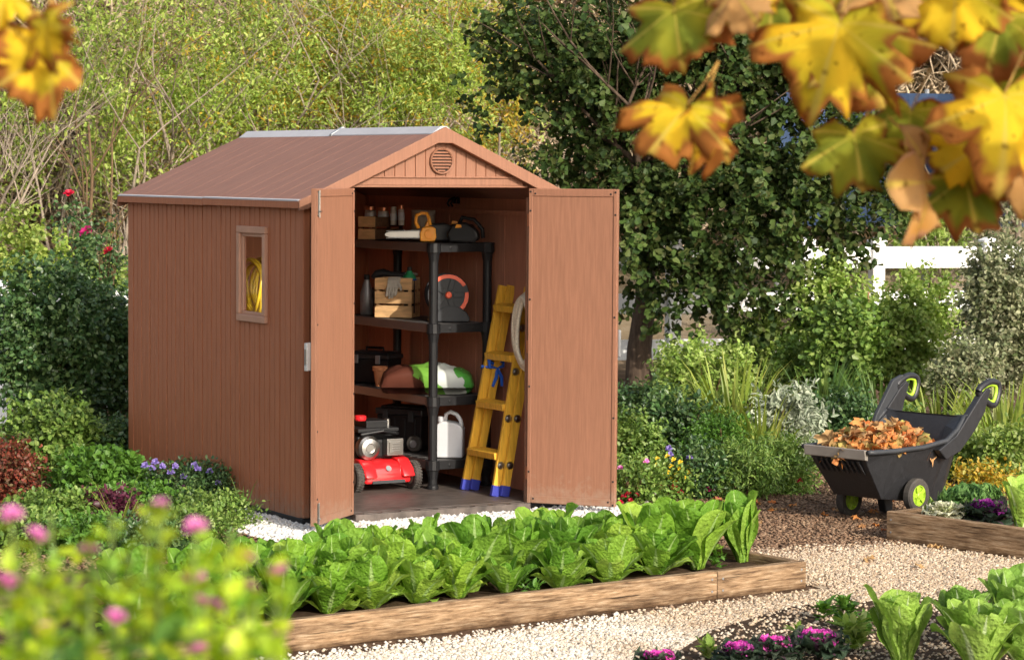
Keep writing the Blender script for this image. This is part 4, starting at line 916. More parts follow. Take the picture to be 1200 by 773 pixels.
for (x, y, r_) in ((-.212, -.20, .092), (.212, -.20, .092), (-.212, .26, .10), (.212, .26, .10)):
    mb = MB(); s = 1 if x > 0 else -1
    mb.lathe([(r_*.62, -.024), (r_*.9, -.026), (r_, -.016), (r_, .016), (r_*.9, .026), (r_*.62, .024)], 28, T(x, y, r_) @ RY(PI/2), cap=False)
    for q in range(28):
        a = 2*PI*q/28; mb.box(-.024, -.002, -.004, .004, r_-.003, r_+.004, T(x, y, r_) @ RX(a)); mb.box(.002, .024, -.004, .004, r_-.003, r_+.004, T(x, y, r_) @ RX(a+.11))
    wh = mb.build('wheel', 'rubber', mow)
    mb = MB(); mb.lathe([(r_*.64, -.020), (r_*.64, .020), (r_*.5, .024), (r_*.2, .018), (.012, .028)], 20, T(x, y, r_) @ RY(s*PI/2)); mb.build('hub', 'felt', wh, bevel=.001)
mb = MB(); mb.box(-.15, .15, -.13, .15, .20, .33); mb.box(-.13, .13, -.10, .13, .33, .37); mb.box(-.17, -.09, -.15, .10, .30, .36); mb.build('engine_block', 'black', mow, bevel=.02)
mb = MB(); mb.box(-.17, .13, -.16, .16, .38, .405); mb.tube([(-.16, -.17, .37), (.0, -.185, .39), (.10, -.17, .37), (.15, -.10, .36)], .012, 6); mb.box(-.08, .08, -.1, .1, .40, .45); mb.build('engine_cover', 'black', mow, bevel=.012)
mb = MB(); mb.lathe([(.075, 0), (.08, .01), (.08, .055), (.06, .07), (.03, .075), (.03, .068)], 26, T(-.115, -.155, .285) @ RX(PI/2)); mb.build('recoil_housing', 'steel', mow, bevel=.003)
mb = MB(); mb.box(.025, .145, -.195, -.135, .225, .335); mb.box(.04, .13, -.203, -.193, .24, .32)
for k in range(4): mb.box(.055, .115, -.209, -.202, .253+k*.016, .259+k*.016)
mb.build('muffler', 'steel', mow, bevel=.008)
mb = MB(); mb.lathe([(.035, 0), (.04, .01), (.04, .03), (.03, .036)], 18, T(-.10, -.05, .45)); mb.build('fuel_cap', 'red_paint', mow)
mb = MB(); mb.lathe([(.018, 0), (.02, .01), (.02, .05), (.014, .055)], 12, T(.11, -.03, .40)); mb.build('filler_cap', 'steel', mow)
for s in (-1, 1):
    mb = MB(); mb.tube([(s*.17, .22, .17), (s*.18, .45, .24), (s*.18, .72, .31)], .012, 8); mb.build('handle_bar', 'black', mow, smooth=True)
mb = MB(); mb.tube([(-.18, .72, .31), (-.16, .77, .33), (.16, .77, .33), (.18, .72, .31)], .013, 8); mb.build('grip', 'black', mow, smooth=True)

# ================================================================== LETTUCES AND KALES
def rosette(n, H, seed, el=(86, 48), curl=(10, 60), width=.42, ruffle=.10, freq=9, cup=.25, len_f=(.8, 1.05, .85), r0=.02, nt=9, ns=7, base_w=.30, twist=.25, blister=0):
    rnd = random.Random(seed); V = []; F = []; UV = []
    ts = [i/(nt-1)*1.0 for i in range(nt)]; ts = [1-(1-t)**1.25 for t in ts]
    for k in range(n):
        f = k/max(1, n-1); phi = k*2.39996+rnd.uniform(-.3, .3)
        L = H*((len_f[0]+(len_f[1]-len_f[0])*f*2) if f < .5 else (len_f[1]+(len_f[2]-len_f[1])*(f*2-1)))*rnd.uniform(.88, 1.1)
        e0 = R(el[0]+(el[1]-el[0])*f**1.2+rnd.uniform(-6, 6)); cu = R(curl[0]+(curl[1]-curl[0])*f+rnd.uniform(-8, 12))
        wm = L*width*rnd.uniform(.85, 1.12)*.5*(.75+.4*f); ph = rnd.uniform(0, 6.28); ph2 = rnd.uniform(0, 6.28); tw = rnd.uniform(-twist, twist)
        out = Vector((math.cos(phi), math.sin(phi), 0)); side0 = Vector((-math.sin(phi), math.cos(phi), 0)); up = Vector((0, 0, 1))
        p = out*(r0+.03*H*f); o = len(V)
        for i in range(nt):
            t = ts[i]; e = e0-cu*t*t
            d = out*math.cos(e)+up*math.sin(e); nrm = -out*math.sin(e)+up*math.cos(e)      # nrm looks to the heart
            if i: p = p+d*(L*(ts[i]-ts[i-1]))
            bl = min(1, max(0, (t-.05)/.5)); bl = bl*bl*(3-2*bl)
            wv = wm*(base_w+(1-base_w)*bl)*math.sqrt(max(.0, 1-max(0, (t-.52)/.485)**2.6)) + .002
            sd = (side0*math.cos(tw*t)+nrm*math.sin(tw*t))
            for j in range(ns):
                s = -1+2*j/(ns-1)
                rf = ruffle*L*.5*(abs(s)**2)*(.15+.85*t)*math.sin(freq*t+ph+(2.2 if s < 0 else 0)) + ruffle*L*.22*math.sin(freq*1.7*t+5*s+ph2)*abs(s)*t
                V.append(p+sd*(wv*s)+nrm*(cup*wv*s*s+rf+blister*L*rnd.uniform(-1, 1)*min(1, t*3)*(abs(s) > .2))); UV.append((j/(ns-1), t))
        for i in range(nt-1):
            for j in range(ns-1):
                a = o+i*ns+j; F.append((a, a+1, a+ns+1, a+ns))
    return np.array([tuple(v) for v in V]), np.array(F), np.array(UV)
def ros_mesh(name, **k):
    V, F, UV = rosette(**k); return arr_mesh(name, V, F, UV, smooth=True)
LET = [ros_mesh('romaine', n=19, H=.35, seed=1+i, el=(88, 34), curl=(2, 44), width=.60, ruffle=.095, freq=13+i % 3, cup=.24, nt=12, ns=9, base_w=.42, blister=.004, len_f=(.92, 1.0, .62), r0=.03) for i in range(5)]
LETS = [ros_mesh('romaine_small', n=10, H=.20, seed=31, el=(82, 45), curl=(5, 40), width=.62, ruffle=.06, cup=.3, blister=.008), ros_mesh('romaine_small', n=10, H=.22, seed=36, el=(80, 42), curl=(10, 45), width=.60, ruffle=.06, cup=.3, blister=.008)]
LETT = [ros_mesh('romaine_tall', n=15, H=.40, seed=41, el=(89, 78), curl=(2, 16), width=.50, ruffle=.06, freq=9, cup=.3, nt=12, ns=9, blister=.005), ros_mesh('romaine_tall', n=16, H=.40, seed=45, el=(88, 66), curl=(4, 30), width=.56, ruffle=.07, freq=9, cup=.25, nt=12, ns=9, blister=.005)]
ORD = ['first', 'second', 'third', 'fourth', 'fifth', 'sixth', 'seventh', 'eighth', 'ninth', 'tenth', 'eleventh', 'twelfth', 'thirteenth', 'fourteenth', 'fifteenth']
def put(me, matname, name, label, catg, group, loc, rz, s=1.0, tilt=0):
    o = bpy.data.objects.new(name, me); COL.objects.link(o)
    if not me.materials: me.materials.append(M[matname])
    o.location = loc; o.rotation_euler = (random.uniform(-.13, .13)+tilt, random.uniform(-.13, .13), rz); o.scale = (s, s, s*random.uniform(.94, 1.08))
    return tag(o, label, catg, group)
GRP = 'lettuces in the long bed'
LETC = [ros_mesh('romaine_corner', n=20, H=.36, seed=101+i, el=(88, 58), curl=(3, 36), width=.58, ruffle=.08, freq=10, cup=.25, nt=12, ns=9, base_w=.4, blister=.006) for i in range(4)]
LETC.append(ros_mesh('romaine_corner_tall', n=17, H=.40, seed=121, el=(89, 76), curl=(2, 20), width=.52, ruffle=.08, freq=13, cup=.3, nt=12, ns=9, base_w=.45, blister=.010))
front = [(870, 658, 'T', .86), (818, 666, 'T1', .95), (768, 673, 'N', .80), (716, 684, 'N', .78), (656, 690, 'N', .72), (594, 695, 'S', .92), (536, 700, 'N', .72), (488, 706, 'N', .70), (436, 712, 'N', .82), (384, 718, 'N', .72), (330, 725, 'N', .80), (276, 734, 'N', .74), (222, 741, 'N', .78), (160, 750, 'N', .8)]
what = {'T': 'tall upright romaine lettuce, ', 'T1': 'tall pale green lettuce, ', 'N': 'leafy green lettuce, ', 'S': 'smallest young lettuce, '}
for i, (px, py, k, s) in enumerate(front):
    p = G(px, py, .10); me = LETT[0] if k == 'T' else LETT[1] if k == 'T1' else LETS[0] if k == 'S' else LET[i % 5]
    put(me, 'lettuce', 'lettuce', what[k]+ORD[i]+' from the gravel end, long bed front row', 'lettuce', GRP, (p[0], p[1], .10), i*1.7, s)
for row, t, off, nm in ((1, .50, .36, 'middle'), (2, .84, .22, 'back')):
    for i in range(13 if row == 1 else 13):
        s = off+i*.275+random.uniform(-.05, .05)
        if s > (3.9 if row == 1 else 3.15): continue
        p = bedp(s, t+random.uniform(-.04, .04))
        put(LET[(i*2+row) % 5], 'lettuce', 'lettuce', 'bushy green lettuce, '+ORD[i]+' from the gravel end in the '+nm+' row of the long bed', 'lettuce', GRP, (*p, .10), i*2.3+row, random.uniform(.80, 1.02))
# seedlings and weeds between them
def tuft(n, L, Wd, seed, kind='oval', h=.1, r=.1, up=.8):
    P = np.column_stack([RNG.normal(size=n)*r*.14, RNG.normal(size=n)*r*.14, RNG.random(n)*h]); d = rvec(n); d[:, 2] = abs(d[:, 2])*up+.25
    return leaves(P, d, np.array([0, 0, 1.])+rvec(n)*.4, L*1.25*(.7+.6*RNG.random(n)), Wd*(.7+.6*RNG.random(n)), kind=kind)
for i, (px, py) in enumerate(((612, 690), (680, 684), (625, 700), (840, 664))):
    p = G(px, py, .1); V, F = tuft(46, .035, .010, i, h=.07, r=.14); o = link('seedling', arr_mesh('seedling', V, F), 'lf_fresh', loc=(p[0], p[1], .10))
    tag(o, ['tiny green weed beside the smallest young lettuce', 'low weed between two front row lettuces', 'weed tuft leaning on the inside of the front timber', 'small weed beside the tall end lettuce'][i], 'weed', 'weeds in the long bed')

def kale(label, loc, s, outer, heart, group, seed, rz=0):
    if outer == heart == 'kale_green':                      # curly kale: a dome of many small frilled leaves
        t = thing('ornamental_kale', label, 'ornamental kale', loc, rz, group)
        for nm, kw in (('outer_leaves', dict(n=46, H=.15, el=(70, 6), curl=(10, 50))), ('heart', dict(n=44, H=.155, el=(89, 52), curl=(5, 50)))):
            V, F, UV = rosette(seed=seed+len(nm), width=.62, ruffle=.42, freq=30, cup=.15, len_f=(.9, 1, .9), nt=11, ns=9, base_w=.12, **kw); link(nm, arr_mesh(nm, V*s, F, UV, True), outer, t)
        return t
    t = thing('ornamental_kale', label, 'ornamental kale', loc, rz, group)
    V, F, UV = rosette(n=24, H=.17, seed=seed, el=(78, 18), curl=(20, 55), width=.95, ruffle=.30, freq=26, cup=.1, len_f=(.7, 1, 1), nt=10, ns=11, base_w=.22); o = link('outer_leaves', arr_mesh('outer_leaves', V*s, F, UV, True), outer, t)
    V, F, UV = rosette(n=40, H=.085, seed=seed+9, el=(84, 16), curl=(10, 30), width=1.05, ruffle=.32, freq=26, cup=.1, len_f=(.6, 1, 1), nt=9, ns=9, base_w=.3); V = V+np.array([0, 0, .06]); o = link('heart', arr_mesh('heart', V*s, F, UV, True), heart, t)
    return t
for i, (px, py, s) in enumerate(((958, 776, .98), (907, 781, .88), (866, 787, .84), (772, 796, .8))):
    p = G(px, py); kale(['largest pink hearted kale, nearest the bottom corner lettuces', 'pink hearted kale second from the corner lettuces', 'pink hearted kale third from the corner lettuces', 'pink hearted kale cut by the frame, farthest from the corner lettuces'][i], (p[0], p[1], .04), s*.85, 'kale_dark', 'kale_pink', 'pink ornamental kales on the soil', 60+i*3, i)
def onr(px, py, z): p = G(px, py, z); return (p[0], p[1], z)
kale('cream white kale at the corner of the short bed', onr(1107, 606, .15), .72, 'kale_white', 'kale_white', 'kales in the short bed', 81)
kale('purple hearted kale in the short bed', onr(1157, 611, .13), 1.0, 'kale_dark', 'kale_purple', 'kales in the short bed', 84)
kale('big curly green kale in the middle of the short bed', onr(1130, 604, .13), 1.22, 'kale_green', 'kale_green', 'kales in the short bed', 87)
kale('smaller curly green kale behind the purple one in the short bed', onr(1150, 596, .13), 1.0, 'kale_green', 'kale_green', 'kales in the short bed', 90)
p = onr(1094, 604, .13); V, F = tuft(30, .06, .018, 3, h=.05, r=.05); tag(link('seedling', arr_mesh('seedling', V, F), 'lf_light', loc=p), 'light green sprout beside the cream white kale', 'seedling')
put(ros_mesh('cos', n=13, H=.31, seed=71, el=(89, 78), curl=(4, 18), width=.5, ruffle=.05, cup=.4), 'lettuce_pale', 'lettuce', 'pale upright lettuce in the short bed beside the purple kale', 'lettuce', None, onr(1196, 622, .13), 1)
for i, (px, py, s, lab) in enumerate(((1058, 782, .88, 'pale lettuce with broad ribs nearest the pink kales, bottom corner'), (1146, 796, .88, 'big lettuce in the bottom corner beside the broad ribbed pale one'), (1128, 758, .72, 'lettuce behind the others in the bottom corner'), (1192, 750, .88, 'highest standing lettuce in the bottom corner, by the frame edge'), (1205, 792, 1.0, 'lettuce cut by the frame in the bottom corner'))):
    p = G(px, py); put(LETC[4] if i == 0 else LETC[i-1], 'lettuce_corner', 'lettuce', lab, 'lettuce', 'lettuces in the corner plot', (p[0], p[1], .01), i*1.1, s)
bpy.context.view_layer.update()
for i, (px, py, r_) in enumerate(((1000, 765, .16), (990, 740, .12), (935, 755, .07), (1015, 745, .1), (830, 775, .07), (965, 728, .05))):
    p = G(px, py); V, F = tuft(70 if r_ > .1 else 26, .055, .017, i, h=.13 if r_ > .1 else .06, r=r_); tag(link('seedling', arr_mesh('seedling', V, F), 'lf_fresh' if i % 2 else 'lf_light', loc=(p[0], p[1], .01)), ['leafy green herb between pink kale and pale corner lettuce', 'herb tuft behind the largest pink kale', 'small sprout between the two largest pink kales', 'herb sprig at the foot of the pale corner lettuce', 'lone seedling beside the third pink kale', 'tiny sprout on gravel edge behind the pink kales'][i], 'seedling', 'herbs among the pink kales')

# ================================================================== WHEELBARROW   (x to its right, y to its back)
bc = np.array([2.32, 16.29]); bar = thing('wheelbarrow', 'black plastic wheelbarrow with lime green grips, full of dry leaves', 'wheelbarrow', (bc[0], bc[1], 0), math.atan2(-.71, .70))
ST = [  # y, rim half width, rim z, outer bottom half width, outer bottom z, inner bottom z
    (-.475, .240, .475, .225, .455, .465), (-.43, .247, .472, .21, .39, .405), (-.25, .268, .470, .185, .165, .185), (.0, .295, .478, .18, .135, .155), (.22, .312, .505, .185, .10, .12), (.33, .310, .565, .195, .10, .42), (.40, .302, .62, .20, .24, .58), (.425, .296, .645, .25, .45, .635)]
V = []; F = []; k = 8; tk = .018
for (y, rw_, rz_, bw, bz, iz) in ST: V += [(-rw_, y, rz_), (-bw, y, bz), (bw, y, bz), (rw_, y, rz_), (rw_-tk, y, rz_), (max(.05, bw-tk), y, iz), (-max(.05, bw-tk), y, iz), (-rw_+tk, y, rz_)]
for i in range(len(ST)-1):
    for j in range(k): F.append((i*k+j, i*k+(j+1) % k, (i+1)*k+(j+1) % k, (i+1)*k+j))
F += [(3, 2, 1, 0), (7, 6, 5, 4), (0, 7, 4, 3)] ; e = (len(ST)-1)*k; F += [(e, e+1, e+2, e+3), (e+4, e+5, e+6, e+7), (e+3, e+4, e+7, e)]
mb = MB(); mb.add(V, F); tray = mb.build('tray', 'black_rough', bar, bevel=.010)
mb = MB()
for s in (-1, 1): mb.tube([(s*(a[1]+.010), a[0], a[2]) for a in ST], .016, 8)
mb.build('rim', 'grey_plastic', tray, smooth=True)
mb = MB(); mb.prism([(-.487, .487), (-.455, .487), (-.448, .42), (-.478, .425)], 'x', -.240, .232); mb.build('front_lip', 'lip', tray, bevel=.004)
mb = MB()
for i in range(9):
    x = -.16+.04*i; mb.prism([(-.470, .41), (-.45, .41), (-.385, .325), (-.392, .325)], 'x', x-.008, x+.008)
mb.build('front_ribs', 'black_rough', tray, bevel=.003)
for s in (-1, 1):
    mb = MB(); mb.prism([(.19, .115), (.30, .125), (.29, .015), (.22, .015)], 'x', s*.165-.028, s*.165+.028); mb.build('rear_foot', 'black_rough', tray, bevel=.008)
    # arm
    mb = MB(); w0 = .024
    mb.prism([(.12, .455), (.30, .535), (.42, .645), (.56, .775), (.62, .815), (.66, .80), (.62, .72), (.60, .665), (.50, .555), (.34, .43), (.2, .39)], 'x', s*.318-w0, s*.318+w0); arm = mb.build('arm', 'black_rough', bar, bevel=.007)
    def loop(k, tube, n=30):
        A = [(.555, .795), (.655, .845), (.755, .835), (.770, .775), (.725, .700), (.640, .725)]; cy, cz = .668, .780; pts = []; m_ = len(A)
        for i in range(n+1):
            t = i/n*m_; j = int(t) % m_; f = t-int(t); p0, p1, p2, p3 = [A[(j+q) % m_] for q in (-1, 0, 1, 2)]
            y, z = [.5*((2*p1[q])+(-p0[q]+p2[q])*f+(2*p0[q]-5*p1[q]+4*p2[q]-p3[q])*f*f+(-p0[q]+3*p1[q]-3*p2[q]+p3[q])*f**3) for q in (0, 1)]
            pts.append((s*.318, cy+(y-cy)*k, cz+(z-cz)*k))
        m2 = MB(); m2.tube(pts, tube, 8, cap=False); return m2
    loop(1.0, .022).build('grip_frame', 'black_rough', arm, smooth=True); loop(.74, .0125).build('grip', 'lime', arm, smooth=True)
    if s < 0:
        mb = MB(); mb.prism([(.27, .50), (.33, .62), (.50, .83), (.60, .86), (.66, .80), (.60, .62), (.50, .55)], 'x', -.318-.014, -.318+.014); mb.build('arm_web', 'grey_plastic', arm, bevel=.006)
    zc = .106 if s < 0 else .178; r_ = .106
    mb = MB(); mb.lathe([(r_*.62, -.026), (r_*.92, -.028), (r_, -.018), (r_, .018), (r_*.92, .028), (r_*.62, .026)], 28, T(s*.225+s*.035, 0, zc) @ RY(PI/2), cap=False); wh = mb.build('wheel', 'rubber', bar)
    mb = MB()
    for q_ in (-1, 1):
        ax = T(s*.26+q_*.012, 0, zc) @ RY(q_*PI/2)
        mb.lathe([(r_*.66, -.008), (r_*.66, .010), (r_*.56, .012), (r_*.54, .002), (.001, .002)], 24, ax, cap=False); mb.lathe([(.022, 0), (.022, .016), (.015, .020)], 14, ax)
        for q in range(5): mb.box(-.004, .010, -.014, .014, .008, r_*.6, T(s*.26+q_*.012+q_*.004, 0, zc) @ RX(q*2*PI/5+.3))
    mb.build('hub', 'lime', wh)
mb = MB(); pts = [(-.33+.66*i/10, .43+.02*math.sin(PI*i/10), .635-.028*math.sin(PI*i/10)) for i in range(11)]
for dz in (-.014, 0, .014): mb.tube([(x, y, z+dz) for x, y, z in pts], .011, 6)
mb.build('cross_strap', 'grey_plastic', bar, smooth=True)
# mound of earth under the higher wheel
mb = MB(); n = 22; Vs = []; 
for j in range(n+1):
    for i in range(n+1):
        x, y = -.36+.72*i/n, -.36+.72*j/n; Vs.append((x, y, .072*math.exp(-(x*x+y*y)/.03)-.008+.006*math.sin(31*x)*math.cos(27*y)))
mb.add(Vs, [(j*(n+1)+i, j*(n+1)+i+1, (j+1)*(n+1)+i+1, (j+1)*(n+1)+i) for j in range(n) for i in range(n)])
o = mb.build('earth_mound', 'earth', smooth=True, loc=(bc[0]+.26*.70, bc[1]-.26*.71, 0)); tag(o, kind='structure')

# maple leaf outline (petiole at 0,0; tip at 0,1)
HALF = [(0, 0), (.07, -.10), (.20, -.20), (.34, -.24), (.46, -.16), (.64, -.12), (.60, .02), (.52, .12), (.66, .18), (.78, .24), (.78, .36), (.96, .50), (.78, .56), (.76, .70), (.60, .64), (.44, .56), (.48, .72), (.36, .76), (.32, .88), (.16, .90), (0, 1.06)]
OUT = HALF+[(-x, y) for x, y in HALF[-2:0:-1]]
def maple(seed, curl=.3, wave=.06, rings=5, fold=.25):
    rnd = random.Random(seed); n = len(OUT); c0 = (0, .04); V = []; VT = {0, 4, 5, 11, 15, 20, 25, 29, 35, 36}; UV = []; F = []; jit = [rnd.uniform(.88, 1.1) for _ in OUT]; p1, p2 = rnd.uniform(0, 6), rnd.uniform(0, 6)
    for r_ in range(rings+1):
        q = r_/rings
        for i, (x, y) in enumerate(OUT):
            X, Y = c0[0]+(x*jit[i]-c0[0])*q, c0[1]+(y*jit[i]-c0[1])*q
            rr = X*X+(Y-.2)**2; a = math.atan2(Y-.2, X)
            Z = -curl*rr+wave*q*q*math.sin(5*a+p1)+wave*.7*q**3*math.sin(11*a+p2)+fold*abs(X)*.6
            V.append((X, Y, Z)); UV.append((q, 1.0 if i in (0, 5, 11, 20, 29, 35) or q == 0 else 0.0))
    for r_ in range(rings):
        for i in range(n):
            a, b = r_*n+i, r_*n+(i+1) % n; F.append((a, b, b+n, a+n))
    return np.array(V), np.array(F), np.array(UV)
# leaves heaped in the barrow
tmpl = [maple(200+i, curl=.5, wave=.20, rings=2, fold=.35) for i in range(5)]
PV = []; PF = []; off = 0
for i in range(420):
    V, F, _ = tmpl[i % 5]; x, y = random.uniform(-1, 1), random.uniform(-1, 1)
    if x*x+y*y > 1.02: continue
    Y = -.06+y*.37; X = x*(.255+.06*Y); Z = .455+.11*(1-(x*x+y*y))**.8*(1 if Y > -.1 else .9)+.05*max(0, Y)+random.uniform(-.035, .03)
    s = random.uniform(.055, .105); mt = np.array((Matrix.Rotation(random.uniform(0, 6.3), 3, 'Z') @ Matrix.Rotation(random.gauss(0, .55), 3, 'X') @ Matrix.Rotation(random.gauss(0, .55), 3, 'Y')))
    PV.append((V*s)@mt.T+np.array([X, Y, Z])); PF.append(F+off); off += len(V)
o = link('leaf_heap', arr_mesh('leaf_heap', np.concatenate(PV), np.concatenate(PF), smooth=False), 'litter', loc=bar.location, rot=bar.rotation_euler); tag(o, 'heap of dry orange brown leaves filling the black wheelbarrow', 'leaves', kind='stuff')
mb = MB(); n = 14; Vs = [((-1+2*i/n)*.27, -.03+(-1+2*j/n)*.36, .30+.10*max(0, 1-((-1+2*i/n)**2+(-1+2*j/n)**2))) for j in range(n+1) for i in range(n+1)]
for k, (px, py, s) in enumerate(((1098, 645, .06), (903, 692, .05), (985, 600, .05), (1015, 660, .045), (1075, 668, .04))):
    p = G(px, py); V, F, _ = tmpl[k % 5]; o = link('fallen_leaf', arr_mesh('fallen_leaf', V*s, F), 'litter', loc=(p[0], p[1], .03), rot=(random.uniform(-.3, .3), .2, k*1.3))
    tag(o, ['yellow brown leaf on the gravel before the short bed', 'dry leaf lying against the long front timber', 'dry leaf on the mulch beside the barrow wheel', 'small dry leaf in the middle of the gravel path', 'dry leaf on open gravel below the short bed'][k], 'leaf', 'leaves dropped on the path')
pv = []; pf = []; off = 0
for i in range(170):
    a = random.random(); x = random.uniform(1.0, 5.2); y = random.uniform(15.6, 19.5)
    if x < 2.0 and y < 15.9: continue
    V, F, _ = tmpl[i % 5]; s = random.uniform(.025, .055); mt = np.array(Euler((random.gauss(0, .3), random.gauss(0, .3), random.uniform(0, 6.3))).to_matrix()); pv.append((V*s)@mt.T+np.array([x, y, .02])); pf.append(F+off); off += len(V)
tag(link('leaf_litter', arr_mesh('leaf_litter', np.concatenate(pv), np.concatenate(pf)), 'litter'), 'scattered brown leaf litter on the soil around the wheelbarrow', 'leaf litter', kind='stuff')

# ================================================================== FENCES
def fence(label, p0, p1, z_top, posts, rails, ph=.06, th=.14):
    p0 = Vector(p0); p1 = Vector(p1); d = p1-p0; L = d.length; a = math.atan2(d.y, d.x); t = thing('white_fence', label, 'fence', (p0.x, p0.y, 0), a)
    for s in posts:
        mb = MB(); mb.box(s-.065, s+.065, -.065, .065, 0, z_top+.02); mb.prism([(s-.08, z_top+.021), (s+.08, z_top+.021), (s+.08, z_top+.045), (s, z_top+.075), (s-.08, z_top+.045)], 'y', -.08, .08); mb.build('post', 'white_paint', t, bevel=.004)
    ps = sorted(posts)
    for (za, zb) in rails:
        for s0, s1 in zip(ps[:-1], ps[1:]):
            mb = MB(); mb.box(s0+.066, s1-.066, -.022, .022, za, zb); mb.build('rail', 'white_paint', t, bevel=.003)
    return t
fence('white post and rail fence behind the leafy bushes by the barrow', (-.2, 25.6, 0), (8.2, 28.3, 0), 1.42, [.1, 1.9, 3.35, 4.13, 5.4, 6.9, 8.6], [(1.18, 1.40), (.74, .94), (.28, .48)])
fence('white fence rail showing above the dark bush beside the shed', (-8.5, 21.0, 0), (-2.6, 22.0, 0), 1.15, [.1, 2.2, 4.3, 5.9], [(.98, 1.14), (.55, .70), (.15, .30)])
t = thing('privacy_screen', 'blue fabric screen glimpsed between the tree and the maple leaves', 'screen', (3.0, 29.6, 0), .1)
mb = MB(); nx_ = 30; Vs = []
for j in (0, 1):
    for i in range(nx_+1): Vs.append((3.4*i/nx_, .03*math.sin(i*1.3), 1.55+1.5*j))
mb.add(Vs, [(i, i+1, nx_+2+i, nx_+1+i) for i in range(nx_)]); o = mb.build('fabric', 'blue_wall', t); s_ = o.modifiers.new('t', 'SOLIDIFY'); s_.thickness = .01
for x in (0, 1.7, 3.4):
    mb = MB(); mb.tube([(x, .08, 0), (x, .08, 3.1)], .03, 8); mb.build('post', 'grey_metal', t)
mb = MB(); p = D(1013, 450, 22.9); q = D(1018, 342, 22.9); mb.tube([(0, 0, 0), (.01, 0, q[2]*.5), (q[0]-p[0], q[1]-p[1], q[2])], [.011, .011, .009], 7); tag(mb.build('garden_stake', 'dead_wood', loc=(p[0], p[1], 0), smooth=True), 'rusty orange garden stake standing among the bushes', 'stake')

# ================================================================== SHRUBS
def flower_mesh(n, r, kind='disc'):
    """a small flower head of n petals"""
    a = np.arange(n)*2.39996; f = np.arange(n)/max(1, n-1); d = np.column_stack([np.cos(a), np.sin(a), 1.6-1.5*f]); P = np.zeros((n, 3))+np.column_stack([np.cos(a)*r*.15*f, np.sin(a)*r*.15*f, np.zeros(n)])
    return leaves(P, d, np.column_stack([-np.cos(a)*.6, -np.sin(a)*.6, np.ones(n)]), r*(.7+.3*f), r*.38, kind='round', droop=.1)
def shrub(name, label, catg, px, d, hw_px, top, matname, clumps=170, per=12, L=.05, Wd=.016, kind='oval', group=None, z0=.0, lobes=4, flowers=None, stems=5, spread=.09, shell=.5, depthf=.8, seed=None, droop=.15):
    c = D(px, 400, d); zt = float(D(px, top, d)[2]); hw = hw_px*d/FPX; h = max(.12, zt-z0)
    rnd = random.Random(seed if seed is not None else int(px*7+d*13)); t = thing(name, label, catg, (c[0], c[1], 0), rnd.uniform(-.3, .3), group)
    bl = [((0, 0, z0+h*.50), (hw*.80, hw*depthf*.8, h*.46))]
    for i in range(lobes):
        a = rnd.uniform(0, 6.3); q = rnd.uniform(.35, .65); bl.append(((hw*q*math.cos(a), hw*depthf*q*math.sin(a), z0+h*rnd.uniform(.3, .72)), (hw*rnd.uniform(.3, .5), hw*depthf*rnd.uniform(.3, .5), h*rnd.uniform(.22, .34))))
    V, F = crown(bl, int(clumps*1.25), int(per*1.55), L*.70, Wd*.70, kind, spread=spread, shell=shell*.8, droop=droop); V[:, 2] = np.maximum(V[:, 2], .005)
    o = link('foliage', arr_mesh('foliage', V, F), matname, t)
    if stems:
        mb = MB()
        for i in range(stems):
            a = rnd.uniform(0, 6.3); e_ = Vector((hw*.55*math.cos(a), hw*depthf*.55*math.sin(a), z0+h*rnd.uniform(.6, .9))); mb.tube([(.03*math.cos(a), .03*math.sin(a), 0), e_*.5+Vector((0, 0, h*.08)), e_], [.012+.008*h, .009, .003], 5, cap=False)
        mb.build('stem', 'stem_brown', t)
    for (fm, fpx, fpy, r_, n) in (flowers or []):
        q = D(fpx, fpy, d-hw*depthf*.55); V, F = flower_mesh(n, r_); Rm = np.array(Euler((R(50)+rnd.uniform(-.3, .3), 0, rnd.uniform(-.5, .9))).to_matrix())
        lp = t.matrix_world.inverted() if False else None
        ca, sa = math.cos(-t.rotation_euler.z), math.sin(-t.rotation_euler.z); dx, dy = q[0]-c[0], q[1]-c[1]
        link('flower', arr_mesh('flower', V@Rm.T, F), fm, t, loc=(dx*ca-dy*sa, dx*sa+dy*ca, q[2]))
    return t
def blades(name, label, catg, px, d, top, n, L, Wd, matname, r=.12, group=None, lean=.5, z=0):
    c = D(px, 400, d); t = thing(name, label, catg, (c[0], c[1], 0), 0, group); a = RNG.random(n)*2*PI; rr = r*np.sqrt(RNG.random(n)); P0 = np.column_stack([rr*np.cos(a), rr*np.sin(a), np.full(n, z)])
    Ls = L*(.6+.5*RNG.random(n)); tl = lean*(.25+.9*RNG.random(n)); out = np.column_stack([np.cos(a), np.sin(a), np.zeros(n)]); sd = np.column_stack([-np.sin(a), np.cos(a), np.zeros(n)]); K = 6; VV = []
    for i in range(K+1):
        s = i/K; ang = tl*(.3+1.5*s*s); 
        if i == 0: p = P0.copy()
        else: p = p+(out*np.sin(ang)[:, None]+np.array([0, 0, 1])*np.cos(ang)[:, None])*(Ls/K)[:, None]
        wv = Wd*(1-s**2.2)*(.6+.4*min(1, s*4))+.0008; VV += [p-sd*wv, p+sd*wv+out*wv*.3]
    V = np.stack(VV, 1); f = np.array([(2*i, 2*i+1, 2*i+3, 2*i+2) for i in range(K)]); F = f[None]+(np.arange(n)*2*(K+1))[:, None, None]
    link('blades', arr_mesh('blades', V.reshape(-1, 3), F.reshape(-1, 4)), matname, t); return t
rf = lambda m, pts, r_, n=14: [(m, x, y, r_, n) for x, y in pts]
GR = 'flower border shrubs behind the long bed'; GL = 'shrubs beside the long shed wall'
